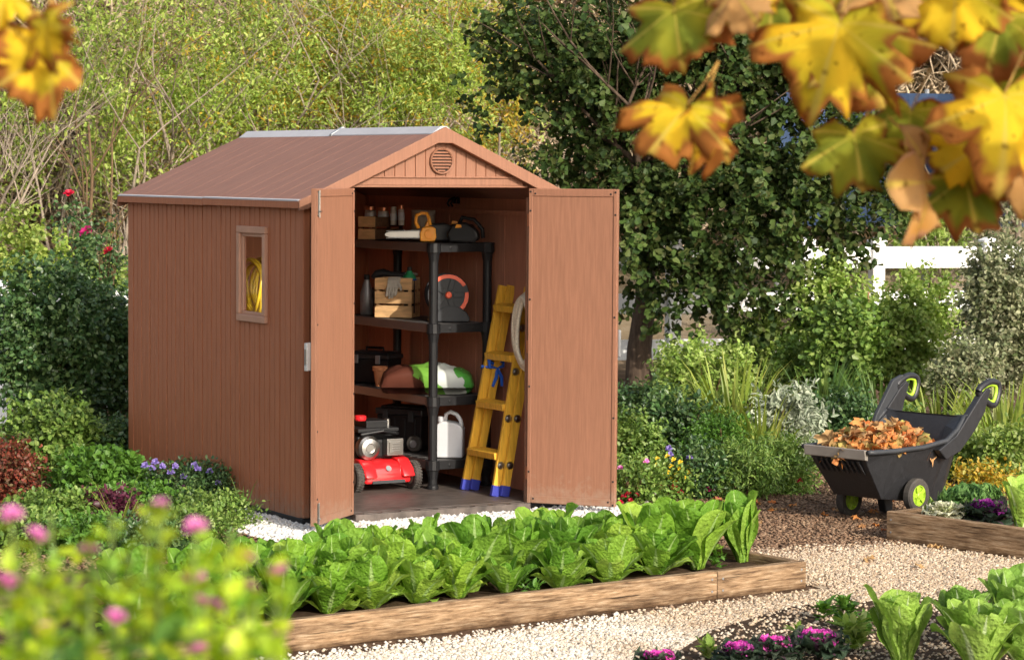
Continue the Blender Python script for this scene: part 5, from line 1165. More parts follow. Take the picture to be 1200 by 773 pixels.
# --- right of the shed
shrub('petunia', 'low plant of red and pink flowers at the right door corner', 'flowers', 742, 17.0, 36, 545, 'lf_mid', 120, 10, .04, .014, flowers=rf('fl_red', [(731, 581), (739, 586), (736, 577), (746, 580), (727, 588)], .020)+rf('fl_pink', [(757, 540), (727, 548)], .022)+rf('fl_white', [(762, 583), (758, 588), (767, 578)], .014), group=GR)
shrub('snapdragon', 'plant with upright spikes of small yellow flowers in the border', 'flowers', 787, 17.2, 26, 548, 'lf_mid', 90, 10, .04, .013, flowers=rf('fl_yel', [(771, 543), (773, 549), (770, 537), (783, 553), (786, 546), (789, 538), (792, 556), (795, 548), (797, 541), (804, 560), (806, 553), (786, 561), (778, 557), (791, 564), (782, 534)], .018, 9)+rf('fl_red', [(775, 571), (789, 573), (797, 576), (790, 569)], .022), group=GR)
shrub('pincushion_flower', 'green plant with lavender and crimson flower heads behind the yellow spikes', 'flowers', 822, 17.3, 34, 528, 'lf_bush', 130, 10, .045, .013, flowers=rf('fl_pur', [(808, 536), (784, 525), (785, 532)], .024)+rf('fl_mag', [(822, 554), (839, 585), (829, 573)], .026)+rf('fl_white', [(836, 574), (829, 562)], .014), group=GR)
shrub('border_shrub', 'rounded fine leaved green shrub at the edge of the mulch', 'shrub', 872, 17.3, 48, 528, 'lf_mid', 230, 12, .05, .008, group=GR, droop=.3)
shrub('border_shrub', 'feathery green shrub touching the front of the barrow', 'shrub', 918, 17.6, 42, 520, 'lf_mid', 220, 12, .055, .008, group=GR, flowers=rf('fl_red', [(937, 563)], .02), droop=.3)
shrub('border_shrub', 'leafy green bush against the edge of the open right door', 'shrub', 736, 18.3, 40, 488, 'lf_mid', 210, 12, .045, .015, group=GR)
shrub('border_shrub', 'dark green bush in the middle of the border below the tree', 'shrub', 800, 18.8, 48, 470, 'lf_bush', 230, 12, .055, .018, group=GR)
shrub('border_shrub', 'bright mounded bush between the strap leaves and the lavender flowers', 'shrub', 850, 18.4, 44, 492, 'lf_fresh', 210, 12, .045, .012, group=GR)
blades('strap_leaf_plant', 'clump of long arching yellow green strap leaves in the border', 'plant', 862, 19.2, 410, 130, .85, .016, 'lf_blade', .22, lean=.75)
blades('strap_leaf_plant', 'smaller clump of arching strap leaves beside the pale silver bush', 'plant', 893, 18.5, 450, 70, .62, .014, 'lf_blade', .16, lean=.8)
shrub('silver_bush', 'pale silvery leaved bush left of the barrow', 'shrub', 925, 18.9, 42, 452, 'lf_silver', 200, 11, .07, .012, group=GR, droop=.35)
shrub('border_shrub', 'deep green shrub behind the nose of the barrow', 'shrub', 985, 19.6, 48, 462, 'lf_bush', 240, 12, .05, .017, group=GR)
shrub('border_shrub', 'light leafy shrub below the dark tree, against the white fence', 'shrub', 832, 21.5, 62, 398, 'lf_light', 260, 12, .06, .018, group=GR)
shrub('border_shrub', 'thin yellowish shrub beside the dark tree trunk', 'shrub', 790, 22.5, 30, 410, 'lf_mid', 110, 10, .06, .02, group=GR)
shrub('border_shrub', 'low dark shrub at the foot of the tree trunk', 'shrub', 752, 20.3, 40, 455, 'lf_bush', 200, 12, .05, .016, group=GR)
GH = 'bushes along the white fence'
shrub('hedge_bush', 'tall light green bush around the rusty stake', 'bush', 990, 22.8, 50, 340, 'lf_mid', 330, 13, .075, .028, kind='obov', group=GH, z0=.1)
shrub('hedge_bush', 'full green bush in front of the white fence between its posts', 'bush', 1070, 23.2, 64, 318, 'lf_light', 460, 13, .065, .022, group=GH)
shrub('hedge_bush', 'greyish variegated bush hiding the fence at the frame edge', 'bush', 1172, 22.0, 56, 262, 'lf_var', 560, 13, .06, .020, group=GH, shell=.3)
shrub('hedge_bush', 'variegated bush growing low behind the barrow handles', 'bush', 1140, 21.3, 46, 395, 'lf_var', 240, 12, .055, .018, group=GH)
shrub('hedge_bush', 'small leafy bush between fence and silver bush', 'bush', 945, 23.3, 40, 395, 'lf_mid', 190, 12, .06, .02, group=GH)
shrub('hedge_bush', 'pale green bush screening the white fence under the evergreen crown', 'bush', 968, 24.2, 46, 298, 'lf_light', 300, 13, .07, .024, group=GH, z0=.1)
shrub('hedge_bush', 'bright leafy bush between tree trunk and white fence post', 'bush', 885, 24.4, 50, 372, 'lf_light', 240, 12, .065, .022, group=GH)
blades('day_lily', 'day lily clump with bright strap leaves behind the barrow grips', 'plant', 1105, 19.6, 440, 110, .62, .015, 'lf_blade', .25, lean=.65, group='day lilies behind the barrow')
blades('day_lily', 'day lily clump at the frame edge above the short bed', 'plant', 1182, 19.0, 440, 130, .72, .016, 'lf_blade', .28, lean=.7, group='day lilies behind the barrow')
blades('day_lily', 'darker day lily clump below the left barrow grip', 'plant', 1035, 20.4, 430, 90, .65, .014, 'lf_blade_dk', .22, lean=.6, group='day lilies behind the barrow')
blades('day_lily', 'day lily clump tucked behind the dark green shrub', 'plant', 968, 21.0, 430, 80, .7, .014, 'lf_blade_dk', .2, lean=.6, group='day lilies behind the barrow')
GC = 'low plants behind the barrow and short bed'
shrub('low_plant', 'sunlit yellow green low plant directly behind the right barrow arm', 'plant', 1128, 18.3, 44, 500, 'lf_light', 190, 11, .05, .015, group=GC)
shrub('low_plant', 'low yellow green plant at the frame edge over the short bed', 'plant', 1188, 17.9, 36, 505, 'lf_light', 170, 11, .05, .016, group=GC)
shrub('low_plant', 'sprawling low plant with yellowing leaves over the kales', 'plant', 1150, 17.4, 44, 556, 'lf_gold', 90, 9, .04, .013, group=GC, stems=3)
shrub('low_plant', 'shaded low plant behind the barrow tray', 'plant', 1062, 19.0, 40, 490, 'lf_mid', 170, 11, .05, .016, group=GC)
# --- left of the shed
shrub('dark_bush', 'large dense dark green bush at the left frame edge', 'bush', 55, 19.6, 80, 300, 'lf_bush', 620, 14, .058, .020, group=GL, z0=.1)
shrub('dark_bush', 'dark bush filling the gap against the shed back corner', 'bush', 128, 19.9, 42, 330, 'lf_bush', 380, 14, .055, .018, group=GL, z0=.05)
shrub('rose_bush', 'tall loose rose bush with three red blooms', 'rose bush', 112, 21.2, 48, 235, 'lf_bush', 190, 9, .05, .018, group=GL, z0=.5, flowers=rf('fl_mag', [(101, 272)], .062, 22)+rf('fl_red', [(81, 227), (127, 294)], .045, 18), stems=9)
shrub('yellow_green_bush', 'sunlit yellow green bush behind the left fence', 'bush', 30, 23.5, 70, 240, 'lf_yel', 330, 12, .065, .024, group=GL, z0=.3)
shrub('yellow_green_bush', 'smaller bright bush between rose and shed roof', 'bush', 118, 23.8, 42, 285, 'lf_light', 200, 12, .06, .022, group=GL, z0=.2)
shrub('hedge_shrub', 'glossy green shrub with reddish tips beneath the dark bush', 'shrub', 62, 18.2, 62, 468, 'lf_mid', 360, 13, .06, .020, group=GL)
shrub('hedge_shrub', 'shadowed green shrub beside the wall foot', 'shrub', 135, 18.4, 45, 500, 'lf_bush', 260, 12, .05, .017, group=GL)
shrub('bright_shrub', 'fresh green broad leaved shrub in the left border', 'shrub', 118, 16.9, 56, 542, 'lf_fresh', 260, 11, .062, .022, kind='obov', group=GL)
shrub('floss_flower', 'bushy plant dotted with lavender blue flower heads beside the shed wall', 'flowers', 222, 16.7, 66, 556, 'lf_bush', 380, 12, .035, .011, group=GL, flowers=rf('fl_pur', [(182, 541), (190, 546), (178, 548), (200, 553), (228, 545), (246, 552), (232, 549), (215, 558), (170, 545), (255, 566), (205, 546)], .026)+rf('fl_pink', [(215, 570), (240, 585)], .014))
shrub('bronze_shrub', 'bronze red leaved shrub at the left frame edge', 'shrub', 10, 16.9, 38, 528, 'lf_red', 240, 12, .035, .012, group=GL)
shrub('maroon_plant', 'dark maroon leaved low plant in the left border', 'plant', 128, 15.7, 34, 605, 'lf_maroon', 130, 11, .045, .018, group=GL, stems=0)
shrub('ground_plant', 'small leaved green plant edging the white pebbles', 'plant', 252, 15.7, 44, 598, 'lf_mid', 240, 12, .032, .010, group=GL, flowers=rf('fl_white', [(238, 622), (228, 630), (250, 640)], .014))
shrub('ground_plant', 'mid green plant in front of the maroon one', 'plant', 60, 15.6, 60, 620, 'lf_mid', 240, 12, .045, .015, group=GL, flowers=rf('fl_mag', [(42, 612), (55, 628)], .03))
shrub('ground_plant', 'leafy plant behind the maroon one with white blossoms', 'plant', 170, 16.0, 44, 592, 'lf_fresh', 190, 11, .045, .016, group=GL, flowers=rf('fl_white', [(141, 583), (145, 590), (137, 578)], .022))
shrub('ground_plant', 'low green plant beside the pebble edge, nearest the long bed', 'plant', 225, 14.9, 50, 645, 'lf_mid', 200, 11, .04, .012, group=GL)
shrub('ground_plant', 'loose green plant on the mulch behind the near pink flowers, at the frame edge', 'plant', 18, 14.7, 52, 634, 'lf_mid', 200, 11, .042, .014, group=GL)
shrub('ground_plant', 'spreading fresh green plant below the maroon one', 'plant', 104, 14.6, 54, 640, 'lf_fresh', 210, 11, .042, .013, group=GL)
shrub('ground_plant', 'soft green plant between the maroon one and the long bed', 'plant', 172, 14.5, 46, 636, 'lf_bush', 200, 11, .040, .012, group=GL, flowers=rf('fl_mag', [(168, 650)], .02))
blades('grass_tuft', 'thin grass tuft reaching over the white pebbles', 'grass tuft', 285, 15.9, 590, 16, .30, .004, 'lf_blade_dk', .05, lean=1.1)
blades('grass_tuft', 'few arching grass blades above the maroon plant', 'grass tuft', 140, 15.3, 590, 14, .42, .004, 'lf_blade', .05, lean=.9)

# ================================================================== TREES
def pxblob(px, py, d, rx, ry, base, dz=.8):
    c = D(px, py, d); return ((c[0]-base[0], c[1]-base[1], c[2]), (rx*d/FPX, rx*d/FPX*dz, ry*d/FPX))
def tree(name, label, px, d, blobs, matname, clumps, per, L, Wd, kind='oval', trunk=(.1, 3.2), bark='bark_grey', group=None, shell=.25, spread=.2, seed=1, kids=4, lv=3, gold=None, gy=None, wob=.12):
    b = D(px, 400, d); gz = ground_h(b[0], b[1]); b = (b[0], b[1], gz); t = thing(name, label, 'tree', b, 0, group)
    bl = [pxblob(*q, b) for q in blobs]; bl = [((c[0], c[1], c[2]-gz), r) for c, r in bl]
    V, F = crown(bl, clumps, per, L, Wd, kind, spread=spread, shell=shell)
    cr = link('crown', arr_mesh('crown', V, F), matname, t)
    if gold:
        V, F = crown(bl, gold, per, L, Wd, kind, spread=spread, shell=shell); link('golden_leaves', arr_mesh('golden_leaves', V, F), 'lf_gold', t)
    mb, _ = skeleton((0, 0, 0), trunk[1], .8, trunk[0], lv, kids, seed=seed, n=8, wob=wob); mb.build('trunk', bark, t, smooth=True); return t
DT = 24.8
dk = tree('evergreen_tree', 'large dense dark green tree behind the open right door', 748, 25.2, [(700, 95, DT, 105, 105), (835, 60, DT, 120, 100), (640, 55, DT+.3, 70, 75), (575, 70, DT+.4, 34, 60), (690, 205, DT+.1, 66, 80), (770, 235, DT-.2, 95, 95), (885, 220, DT-.3, 110, 105), (975, 270, DT-.3, 78, 68), (835, 335, DT-.5, 84, 62), (925, 350, DT-.5, 52, 62), (1000, 170, DT, 60, 70), (760, 330, DT, 46, 40), (905, 60, DT, 90, 90), (560, 150, DT+.4, 22, 40), (880, 395, DT-.6, 40, 35), (1030, 235, DT-.2, 40, 34)],
     'lf_dark', 1600, 24, .068, .028, kind='obov', trunk=(.135, 2.3), bark='bark_dark', shell=.1, spread=.135, seed=5, kids=6, lv=4)
TG = 'yellow green trees behind the shed'
for i, (lab, px, d, bl, gold, n) in enumerate((
    ('yellow green tree rising over the back end of the shed roof', 185, 28.5, [(190, 60, 28.5, 75, 90), (170, 160, 28.3, 60, 70), (230, 130, 28.3, 60, 80), (140, 220, 28.3, 40, 60)], 60, 640),
    ('bright green tree with dark branches above the middle of the roof', 300, 29.2, [(300, 40, 29.2, 75, 70), (280, 120, 29, 70, 70), (340, 110, 29, 60, 70), (255, 190, 29, 50, 40)], 90, 760),
    ('golden tinted tree above the ridge cap', 400, 30.0, [(400, 30, 30, 75, 60), (390, 100, 29.8, 70, 60), (440, 60, 29.8, 50, 60)], 330, 620),
    ('lime green tree above the gable peak', 480, 29.0, [(470, 90, 29, 65, 65), (520, 120, 28.8, 55, 50), (450, 140, 28.8, 50, 30), (530, 60, 29, 50, 60)], 90, 720),
    ('yellowing tree squeezed behind the dark evergreen', 560, 31.0, [(560, 50, 31, 60, 60), (590, 120, 31, 50, 60), (560, 180, 31, 60, 50), (520, 20, 31, 60, 40)], 340, 460))):
    tree('leafy_tree', lab, px, d, bl, 'lf_yel', int(n*.78), 17, .056, .0095, trunk=(.06, 2.6), bark='bark_grey', group=TG, gold=gold, seed=20+i, shell=.1, spread=.20, kids=4, lv=4, wob=.18)
tree('leafy_tree', 'light green feathery tree beyond the fence beside the blue screen', 1085, 28.2, [(1085, 270, 28.2, 26, 44), (1070, 290, 28, 20, 26), (1105, 285, 28, 22, 30)], 'lf_light', 170, 12, .08, .012, trunk=(.05, 1.4), group='trees beyond the white fence', seed=41)
tree('leafy_tree', 'grey green tree at the frame edge beyond the fence', 1185, 28.6, [(1185, 215, 28.6, 50, 50), (1150, 255, 28.4, 40, 30), (1210, 150, 28.6, 50, 60)], 'lf_var', 420, 12, .07, .02, trunk=(.06, 2.0), group='trees beyond the white fence', seed=42)
tree('leafy_tree', 'olive tree far behind between the evergreen and the maple leaves', 1010, 33.0, [(1000, 90, 33, 60, 60), (1060, 110, 33, 50, 50), (960, 200, 33, 50, 60)], 'lf_mid', 420, 12, .08, .022, trunk=(.07, 2.6), group='trees beyond the white fence', seed=43)
for lab, px, d, bl, n, sd in (('sparse pale green tree among the bare twigs at the upper left', 70, 28.8, [(40, 130, 28.8, 55, 60), (90, 60, 28.8, 50, 60), (20, 200, 28.6, 50, 40)], 210, 51), ('loose light green sapling beside the roof back corner', 128, 27.6, [(125, 120, 27.6, 36, 60), (130, 190, 27.6, 34, 40), (110, 40, 27.8, 34, 50)], 190, 52)):
    tree('leafy_tree', lab, px, d, bl, 'lf_yel', n, 14, .058, .011, trunk=(.035, 2.4), group='sparse trees at the upper left', seed=sd, shell=.1, spread=.2, lv=4)
# bare trees and dry brush
def bare(label, px, d, r, h, seed, bark='bark_grey', lean=(0, 0), lv=4, kids=4, spread=.8, group='bare trees at the upper left', wob=.16):
    b = D(px, 400, d); t = thing('bare_tree', label, 'tree', (b[0], b[1], ground_h(b[0], b[1])), 0, group); mb, tips = skeleton((0, 0, 0), h, spread, r, lv, kids, seed=seed, lean=lean, n=7, wob=wob); mb.build('trunk', bark, t, smooth=True)
    P = np.array([tuple(q) for q in tips]); k = min(len(P), 160); P = np.repeat(P[RNG.permutation(len(P))[:k]], 5, 0); n = len(P)
    V, F = leaves(P+rvec(n)*.07, rvec(n), np.array([0, 0, 1.])+rvec(n)*.6, .06*(.7+.6*RNG.random(n)), .018); link('sparse_leaves', arr_mesh('sparse_leaves', V, F), 'lf_yel', t); return t
bare('pale leaning grey trunk with bare forks at the left frame edge', -8, 26.0, .055, 1.7, 61, lean=(.10, 0), kids=4, spread=.6)
bare('slender bare tree with a curving dark stem left of the shed', 118, 26.5, .032, 2.6, 62, 'stem_brown', lean=(-.12, 0), spread=.55)
bare('thin grey sapling with few leaves behind the rose bush', 70, 27.5, .026, 2.4, 63, spread=.6)
bare('upright bare sapling touching the roof back corner', 150, 27.8, .026, 2.7, 64, spread=.6)
bare('twiggy leafless tree among the yellow green ones', 215, 30.5, .03, 3.0, 65, lv=4)
bare('dark branched leafless tree over the roof ridge', 345, 30.8, .034, 3.0, 66, 'stem_brown', lv=4)
def brush(label, px, d, hw, z0, z1, n, L, seed):
    c = D(px, 400, d); gz = ground_h(c[0], c[1]); t = thing('dry_brush', label, 'dry brush', (c[0], c[1], gz), 0, 'dry brush on the slope'); w_ = hw*d/FPX
    P = np.column_stack([(RNG.random(n)*2-1)*w_, RNG.normal(size=n)*.6, z0+(z1-z0)*RNG.random(n)]); dr = rvec(n); dr[:, 2] = abs(dr[:, 2])*.9+.15; nn = rvec(n)
    V, F = leaves(P, dr, nn, L*(.5+RNG.random(n)), .0028+.0035*RNG.random(n), kind='blade', droop=.25); link('twigs', arr_mesh('twigs', V, F), 'twig', t); return t
brush('tangled tan brush filling the left top corner', -60, 31.5, 230, 0, 4.6, 13000, .6, 1)
brush('dry tan twigs behind the yellow green trees', 300, 33.5, 260, 0, 4.8, 7500, .6, 2)
brush('mass of dry straw coloured stalks behind the maple leaves', 1190, 33.0, 220, 1.0, 4.6, 14000, .6, 3)
brush('straw brush beyond the fence by the evergreen tree', 900, 34.0, 130, 0, 4.4, 4200, .7, 4)
brush('tan brush behind the dark evergreen crown', 640, 34.5, 110, 0, 4.6, 3600, .7, 5)
GF = 'far bushes on the slope'
for i, (px, d, w_, zt) in enumerate(((-40, 38, 120, 5.2), (110, 39, 110, 5.4), (260, 40, 120, 6), (420, 39, 120, 5.6), (560, 40, 110, 6), (720, 39, 120, 5.8), (880, 40, 110, 5.6), (1020, 38, 110, 5.5), (1150, 39, 110, 5.8), (1270, 38, 110, 5.4))):
    b = D(px, 400, d); gz = ground_h(b[0], b[1]); t = thing('far_bush', ['far tan bush at the left frame edge', 'far tan bush left of the shed roof', 'far bush above the roof back corner', 'far bush over the ridge cap', 'far bush over the gable peak', 'far bush behind the evergreen trunk', 'far bush behind the evergreen crown', 'far bush behind the hanging maple leaves', 'far bush over the right fence', 'far bush at the right frame edge'][i], 'bush', (b[0], b[1], gz), 0, GF); r_ = w_*d/FPX
    V, F = crown([((0, 0, zt*.4), (r_, r_*.7, zt*.42)), ((r_*.5, 0, zt*.6), (r_*.6, r_*.5, zt*.35)), ((-r_*.5, .3, zt*.55), (r_*.6, r_*.5, zt*.35))], 230, 11, .10, .026, shell=.3, spread=.3); link('foliage', arr_mesh('foliage', V, F), ['lf_var', 'lf_gold', 'lf_var', 'lf_yel', 'lf_var', 'lf_gold'][i % 6], t)
    mb, _ = skeleton((0, 0, 0), zt*.5, .8, .07, 3, 4, seed=80+i, n=5); mb.build('stem', 'bark_grey', t)

# ================================================================== NEAR THE CAMERA: MAPLES AND THE FLOWERING SHRUB
def maple_mat(name, core, core2, edge):
    m, nt, b, n, l = new_mat(name); uv = n.new('ShaderNodeUVMap'); sp_ = n.new('ShaderNodeSeparateXYZ'); l.new(uv.outputs[0], sp_.inputs[0])
    oi = n.new('ShaderNodeObjectInfo'); no = noise_chain(nt, 9, detail=3); ad = n.new('ShaderNodeMath'); ad.operation = 'MULTIPLY_ADD'; ad.inputs[1].default_value = 1.1; l.new(no.outputs[0], ad.inputs[0])
    a2 = n.new('ShaderNodeMath'); a2.operation = 'MULTIPLY_ADD'; a2.inputs[1].default_value = .35; a2.inputs[2].default_value = -.80; l.new(oi.outputs['Random'], a2.inputs[0]); l.new(a2.outputs[0], ad.inputs[2])
    a3 = n.new('ShaderNodeMath'); a3.operation = 'ADD'; l.new(sp_.outputs[0], a3.inputs[0]); l.new(ad.outputs[0], a3.inputs[1])
    em = ramp(nt, a3.outputs[0], [(.66, (0, 0, 0)), (.82, (1, 1, 1))])
    n2 = noise_chain(nt, 5, detail=2); cc = ramp(nt, n2.outputs[0], [(.38, core), (.62, core2)])  # gold and olive patches paint backlit glow and leaf shadows into the colour
    mx = n.new('ShaderNodeMix'); mx.data_type = 'RGBA'; l.new(em.outputs[0], mx.inputs[0]); l.new(cc.outputs[0], mx.inputs[6]); mx.inputs[7].default_value = (*edge, 1)
    vp = ramp(nt, sp_.outputs[1], [(.45, (0, 0, 0)), (.95, (.85, .85, .85))]); mv = n.new('ShaderNodeMix'); mv.data_type = 'RGBA'; l.new(vp.outputs[0], mv.inputs[0]); l.new(mx.outputs[2], mv.inputs[6]); mv.inputs[7].default_value = (.62, .50, .10, 1); mx = mv
    sp2 = noise_chain(nt, 60, detail=2); rs = ramp(nt, sp2.outputs[0], [(.30, (.35, .22, .12)), (.38, (1, 1, 1))]); m5 = n.new('ShaderNodeMix'); m5.data_type = 'RGBA'; m5.blend_type = 'MULTIPLY'; m5.inputs[0].default_value = .8; l.new(mx.outputs[2], m5.inputs[6]); l.new(rs.outputs[0], m5.inputs[7]); mx = m5
    l.new(mx.outputs[2], b.inputs['Base Color']); b.inputs['Roughness'].default_value = .75; b.inputs['Specular IOR Level'].default_value = .12
    t = n.new('ShaderNodeBsdfTranslucent'); hs = n.new('ShaderNodeHueSaturation'); hs.inputs['Value'].default_value = 1.35; l.new(mx.outputs[2], hs.inputs['Color']); l.new(hs.outputs[0], t.inputs[0])
    ms = n.new('ShaderNodeMixShader'); ms.inputs[0].default_value = .5; l.new(b.outputs[0], ms.inputs[1]); l.new(t.outputs[0], ms.inputs[2]); l.new(ms.outputs[0], n['Material Output'].inputs[0]); return m
M['maple_a'] = maple_mat('maple_leaf_yellow', (.74, .53, .03), (.36, .38, .03), (.40, .16, .035))
M['maple_b'] = maple_mat('maple_leaf_green', (.20, .24, .028), (.60, .48, .03), (.33, .12, .03))
M['maple_c'] = maple_mat('maple_leaf_brown', (.52, .32, .13), (.50, .26, .05), (.44, .24, .13))
MM = [maple(i, curl=.30, wave=.13, rings=8, fold=.28) for i in range(6)]
def mleaf(parent, px, py, d, ang, size_px, matn, k, tiltx=0, tilty=0, stalk=None):
    c = D(px, py, d); s = size_px*(.8 if px < 200 else .92)*d/FPX; a = R(ang)
    tip = Vector(CR*math.cos(a)+CU*math.sin(a)); nrm = Vector(-FW); sx_ = tip.cross(nrm).normalized()
    mt = Matrix((sx_, tip, nrm)).transposed() @ Matrix.Rotation(R(tiltx), 3, 'X') @ Matrix.Rotation(R(tilty), 3, 'Y')
    V, F, UV = MM[k % 6]; me = arr_mesh('leaf', V*s, F, UV, True); o = link('leaf', me, matn, parent); pl = parent.location
    o.matrix_local = Matrix.Translation(Vector(c)-pl) @ mt.to_4x4()
    so_ = o.modifiers.new('t', 'SOLIDIFY'); so_.thickness = .0006
    st = Vector(c)-pl
    if stalk is None: stalk = (px+random.uniform(-10, 10), py-60)
    e_ = Vector(D(*stalk, d+.05))-pl; mb = MB(); mb.tube([st, (st+e_)/2+Vector((0, .01, -.004)), e_], [.0018, .0016, .0022], 5); mb.build('leaf_stalk', 'maple_stalk', parent, smooth=True)
    return o
M['maple_stalk'] = mat('maple_stalk', (.42, .24, .06), .6, .3)
mp = thing('maple_tree', 'autumn maple with yellow and brown leaves hanging into the upper right', 'tree', (2.6, 3.6, 0), 0, None)
mb = MB(); mb.tube([(0, 0, 0), (.03, .02, .9), (-.02, .05, 1.7), (-.1, .1, 2.4)], [.16, .12, .11, .09], 12, cap=False); mb.build('trunk', 'bark_grey', mp, smooth=True)
q1 = Vector(D(1290, -60, 4.7))-mp.location; q2 = Vector(D(1120, -40, 4.6))-mp.location; q3 = Vector(D(960, -30, 4.5))-mp.location; q4 = Vector(D(835, -25, 4.45))-mp.location; q5 = Vector(D(1175, 90, 4.6))-mp.location
mb = MB(); mb.tube([(-.03, .05, 2.2), (-.5, .35, 2.42), tuple(q1), tuple(q2), tuple(q3), tuple(q4)], [.05, .03, .014, .009, .006, .004], 7); mb.tube([tuple(q1), tuple((q1+q5)/2+Vector((0, 0, .03))), tuple(q5)], [.01, .006, .004], 6); mb.build('branch', 'bark_grey', mp, smooth=True)
mb = MB(); mb.tube([(-.1, .1, 2.3), (.1, .1, 3.0), (.3, .1, 3.7)], [.08, .05, .02], 8); mb.build('limb', 'bark_grey', mp, smooth=True)
V, F = crown([((.35, .05, 3.65), (.75, .7, .55))], 90, 9, .13, .05, shell=.1, spread=.22); link('crown', arr_mesh('crown', V, F), 'lf_gold', mp)
pv = []; pf = []; off = 0                                   # unseen leaves added above the frame to throw dappled shade on the hanging ones
for i in range(42):
    Vt, Ft, _ = tmpl[i % 5]; s_ = random.uniform(.07, .12); mt = np.array(Euler((random.gauss(0, .6), random.gauss(0, .6), random.uniform(0, 6.3))).to_matrix()); c_ = np.array([1.22+random.gauss(0, .33), 3.72+random.gauss(0, .22), 2.80+random.gauss(0, .10)])-np.array(mp.location)
    pv.append((Vt*s_)@mt.T+c_); pf.append(Ft+off); off += len(Vt)
link('added_shade_leaves', arr_mesh('added_shade_leaves', np.concatenate(pv), np.concatenate(pf)), 'lf_gold', mp)
mb = MB(); mb.tube([(-.1, .1, 2.4), (-.7, .15, 2.75), (-1.4, .12, 2.86), (-1.75, .1, 2.85)], [.04, .02, .010, .004], 6); mb.build('branch', 'bark_grey', mp, smooth=True)
LV = [  # px, py of the stalk end, depth, direction of the tip, size in pixels, material, tilt
    (806, 122, 4.5, -128, 92, 'maple_a', 25, 35, (842, 72)), (822, 128, 4.52, -58, 90, 'maple_a', -20, -40, (842, 72)),
    (790, 8, 4.55, -85, 92, 'maple_b', 15, 20, None), (858, -12, 4.5, -60, 70, 'maple_c', 40, 10, None), (905, -8, 4.6, -95, 75, 'maple_b', 20, 0, None),
    (985, 24, 4.45, -108, 128, 'maple_a', 8, 18, (1000, -30)), (1006, 30, 4.5, -72, 110, 'maple_b', -5, -28, (1000, -30)), (1000, 155, 4.6, -82, 84, 'maple_b', 12, -10, (1030, 112)),
    (950, -20, 4.7, -120, 90, 'maple_a', 30, 20, None), (1068, 128, 4.7, -100, 78, 'maple_b', 10, 15, (1090, 80)), (1085, 214, 4.55, 186, 100, 'maple_c', 66, 0, (1110, 180)),
    (1178, 108, 4.45, -92, 124, 'maple_a', 10, -18, (1200, 60)), (1142, 176, 4.6, -150, 66, 'maple_a', 30, 20, (1170, 120)), (1130, 205, 4.6, -80, 84, 'maple_b', 15, 10, (1160, 150)),
    (1120, -18, 4.6, -95, 92, 'maple_a', 10, 10, None), (1060, -22, 4.65, -85, 85, 'maple_a', 30, -20, None), (1175, 18, 4.6, -110, 92, 'maple_b', 20, 20, None), (1205, 195, 4.5, -95, 66, 'maple_c', 20, 10, None), (1030, -30, 4.55, -75, 80, 'maple_c', 35, 10, None), (1170, -20, 4.7, -70, 80, 'maple_a', 10, 30, None), (1208, 70, 4.6, -120, 80, 'maple_b', 10, 20, None), (880, -30, 4.6, -80, 62, 'maple_a', 20, 10, None)]
for i, (px, py, d, an, s, mn, tx, ty, stl) in enumerate(LV): mleaf(mp, px, py, d, an, s, mn, i, tx, ty, stl)
mp2 = thing('maple_tree', 'maple with one cluster of yellow leaves hanging into the upper left corner', 'tree', (-2.9, 2.9, 0), 0, None)
mb = MB(); mb.tube([(0, 0, 0), (-.03, .02, 1.0), (.02, 0, 2.2), (.05, 0, 3.2)], [.07, .06, .05, .03], 10, cap=False); mb.build('trunk', 'bark_grey', mp2, smooth=True)
qa = Vector(D(30, -60, 3.5))-mp2.location
mb = MB(); mb.tube([(.03, 0, 2.45), (.9, .2, 2.58), (1.6, .35, 2.50), tuple(qa), tuple(qa+Vector((.10, .02, .02)))], [.028, .018, .012, .007, .003], 6); mb.build('branch', 'bark_grey', mp2, smooth=True)
for i, (px, py, d, an, s, mn, tx, ty, stl) in enumerate(((62, 62, 3.5, -150, 105, 'maple_a', 10, 10, (62, 0)), (52, 25, 3.45, -78, 80, 'maple_a', 10, 48, (62, -30)), (10, -10, 3.5, -110, 60, 'maple_a', 20, 20, None), (45, 60, 3.52, -110, 70, 'maple_a', 15, -15, (62, 0)))): mleaf(mp2, px, py, d, an, s, mn, i+2, tx, ty, stl)

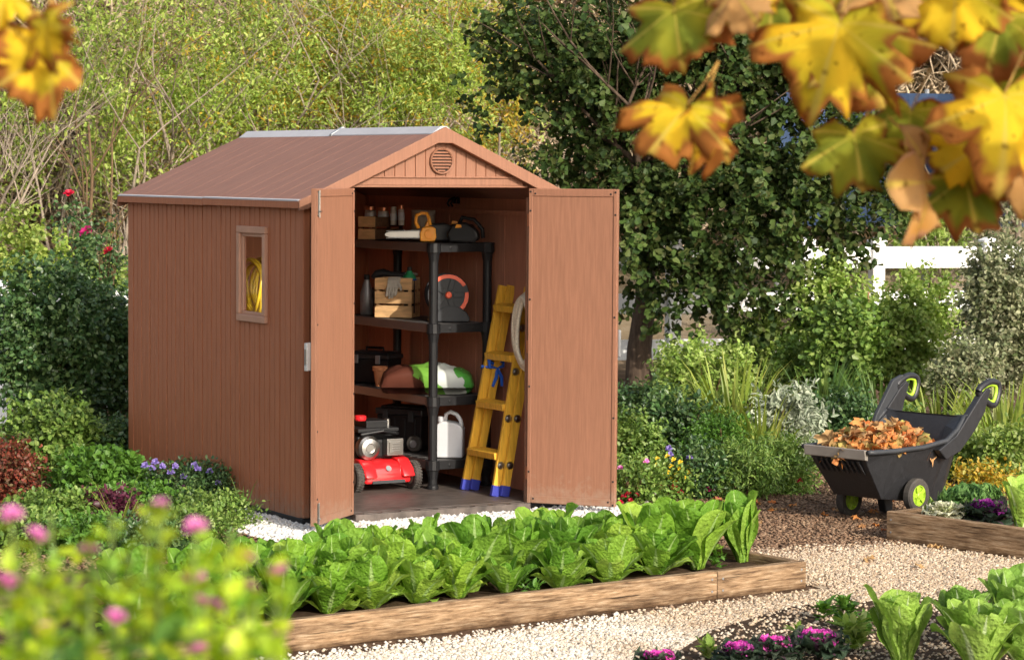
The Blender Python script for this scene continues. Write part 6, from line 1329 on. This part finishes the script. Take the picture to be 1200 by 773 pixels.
fs = thing('flowering_shrub', 'lime green shrub with blurred pink flowers in the near left corner', 'shrub', (float(D(130, 400, 2.35)[0]), 2.35, 0), 0, None)
tops = [(14, 606), (42, 630), (60, 600), (105, 648), (172, 600), (187, 596), (229, 620), (9, 684), (287, 655), (270, 622), (240, 650), (327, 672), (227, 679), (136, 726), (251, 712), (231, 708), (233, 765), (51, 740), (150, 640), (85, 660), (30, 720), (180, 690), (100, 720), (205, 740), (300, 700), (20, 650), (130, 600), (290, 690), (316, 730), (270, 745), (335, 705)]
bloom = {0, 1, 3, 5, 6, 7, 8, 11, 12, 13, 14, 15, 16, 17, 27}
V_l = []; V_d = []; mbs = MB(); fl = fs.location
for i, (px, py) in enumerate(tops):
    d = (2.14+random.uniform(-.03, .03)) if i in bloom else 2.36+random.uniform(-.1, .25); p = Vector(D(px, py, d))-fl; b = Vector((p.x*.35+random.uniform(-.02, .02), p.y*.4, 0)); mid = (p*.72+b*.28)+Vector((random.uniform(-.01, .01), 0, -.02))
    mbs.tube([b, b*.5+mid*.5, mid, p], [.005, .004, .0028, .0018], 5, cap=False)
    n = 85; tt = RNG.random(n)**.8*.30; P = np.array([tuple(p-(p-mid).normalized()*float(q)) for q in tt]); dr = rvec(n)*1.0+np.array([0, 0, .35]); ln = (.014+.014*RNG.random(n))
    V_l.append(leaves(P, dr, np.array([0, 0, 1.])+rvec(n)*.5, ln*(1 if i not in bloom else .9), ln*.36, kind='obov'))
    n = 165; tt = .12+RNG.random(n)*.5; P = np.array([tuple(p-(p-b).normalized()*float(q)) for q in tt])+rvec(n)*.03; ln = .016+.016*RNG.random(n); V_d.append(leaves(P, rvec(n)+np.array([0, 0, .2]), np.array([0, 0, 1.])+rvec(n)*.5, ln, ln*.38, kind='obov'))
    if i in bloom:
        V, F = flower_mesh(30, .0098); link('flower', arr_mesh('flower', V, F), 'fl_pink', fs, loc=p+Vector((0, 0, .002)), rot=(.4, .1, i))
mbs.build('stems', 'stem_green', fs, smooth=True)
V, F = cat(V_l); link('young_leaves', arr_mesh('young_leaves', V, F), 'lf_front', fs); V, F = cat(V_d); link('foliage', arr_mesh('foliage', V, F), 'lf_front_dk', fs)
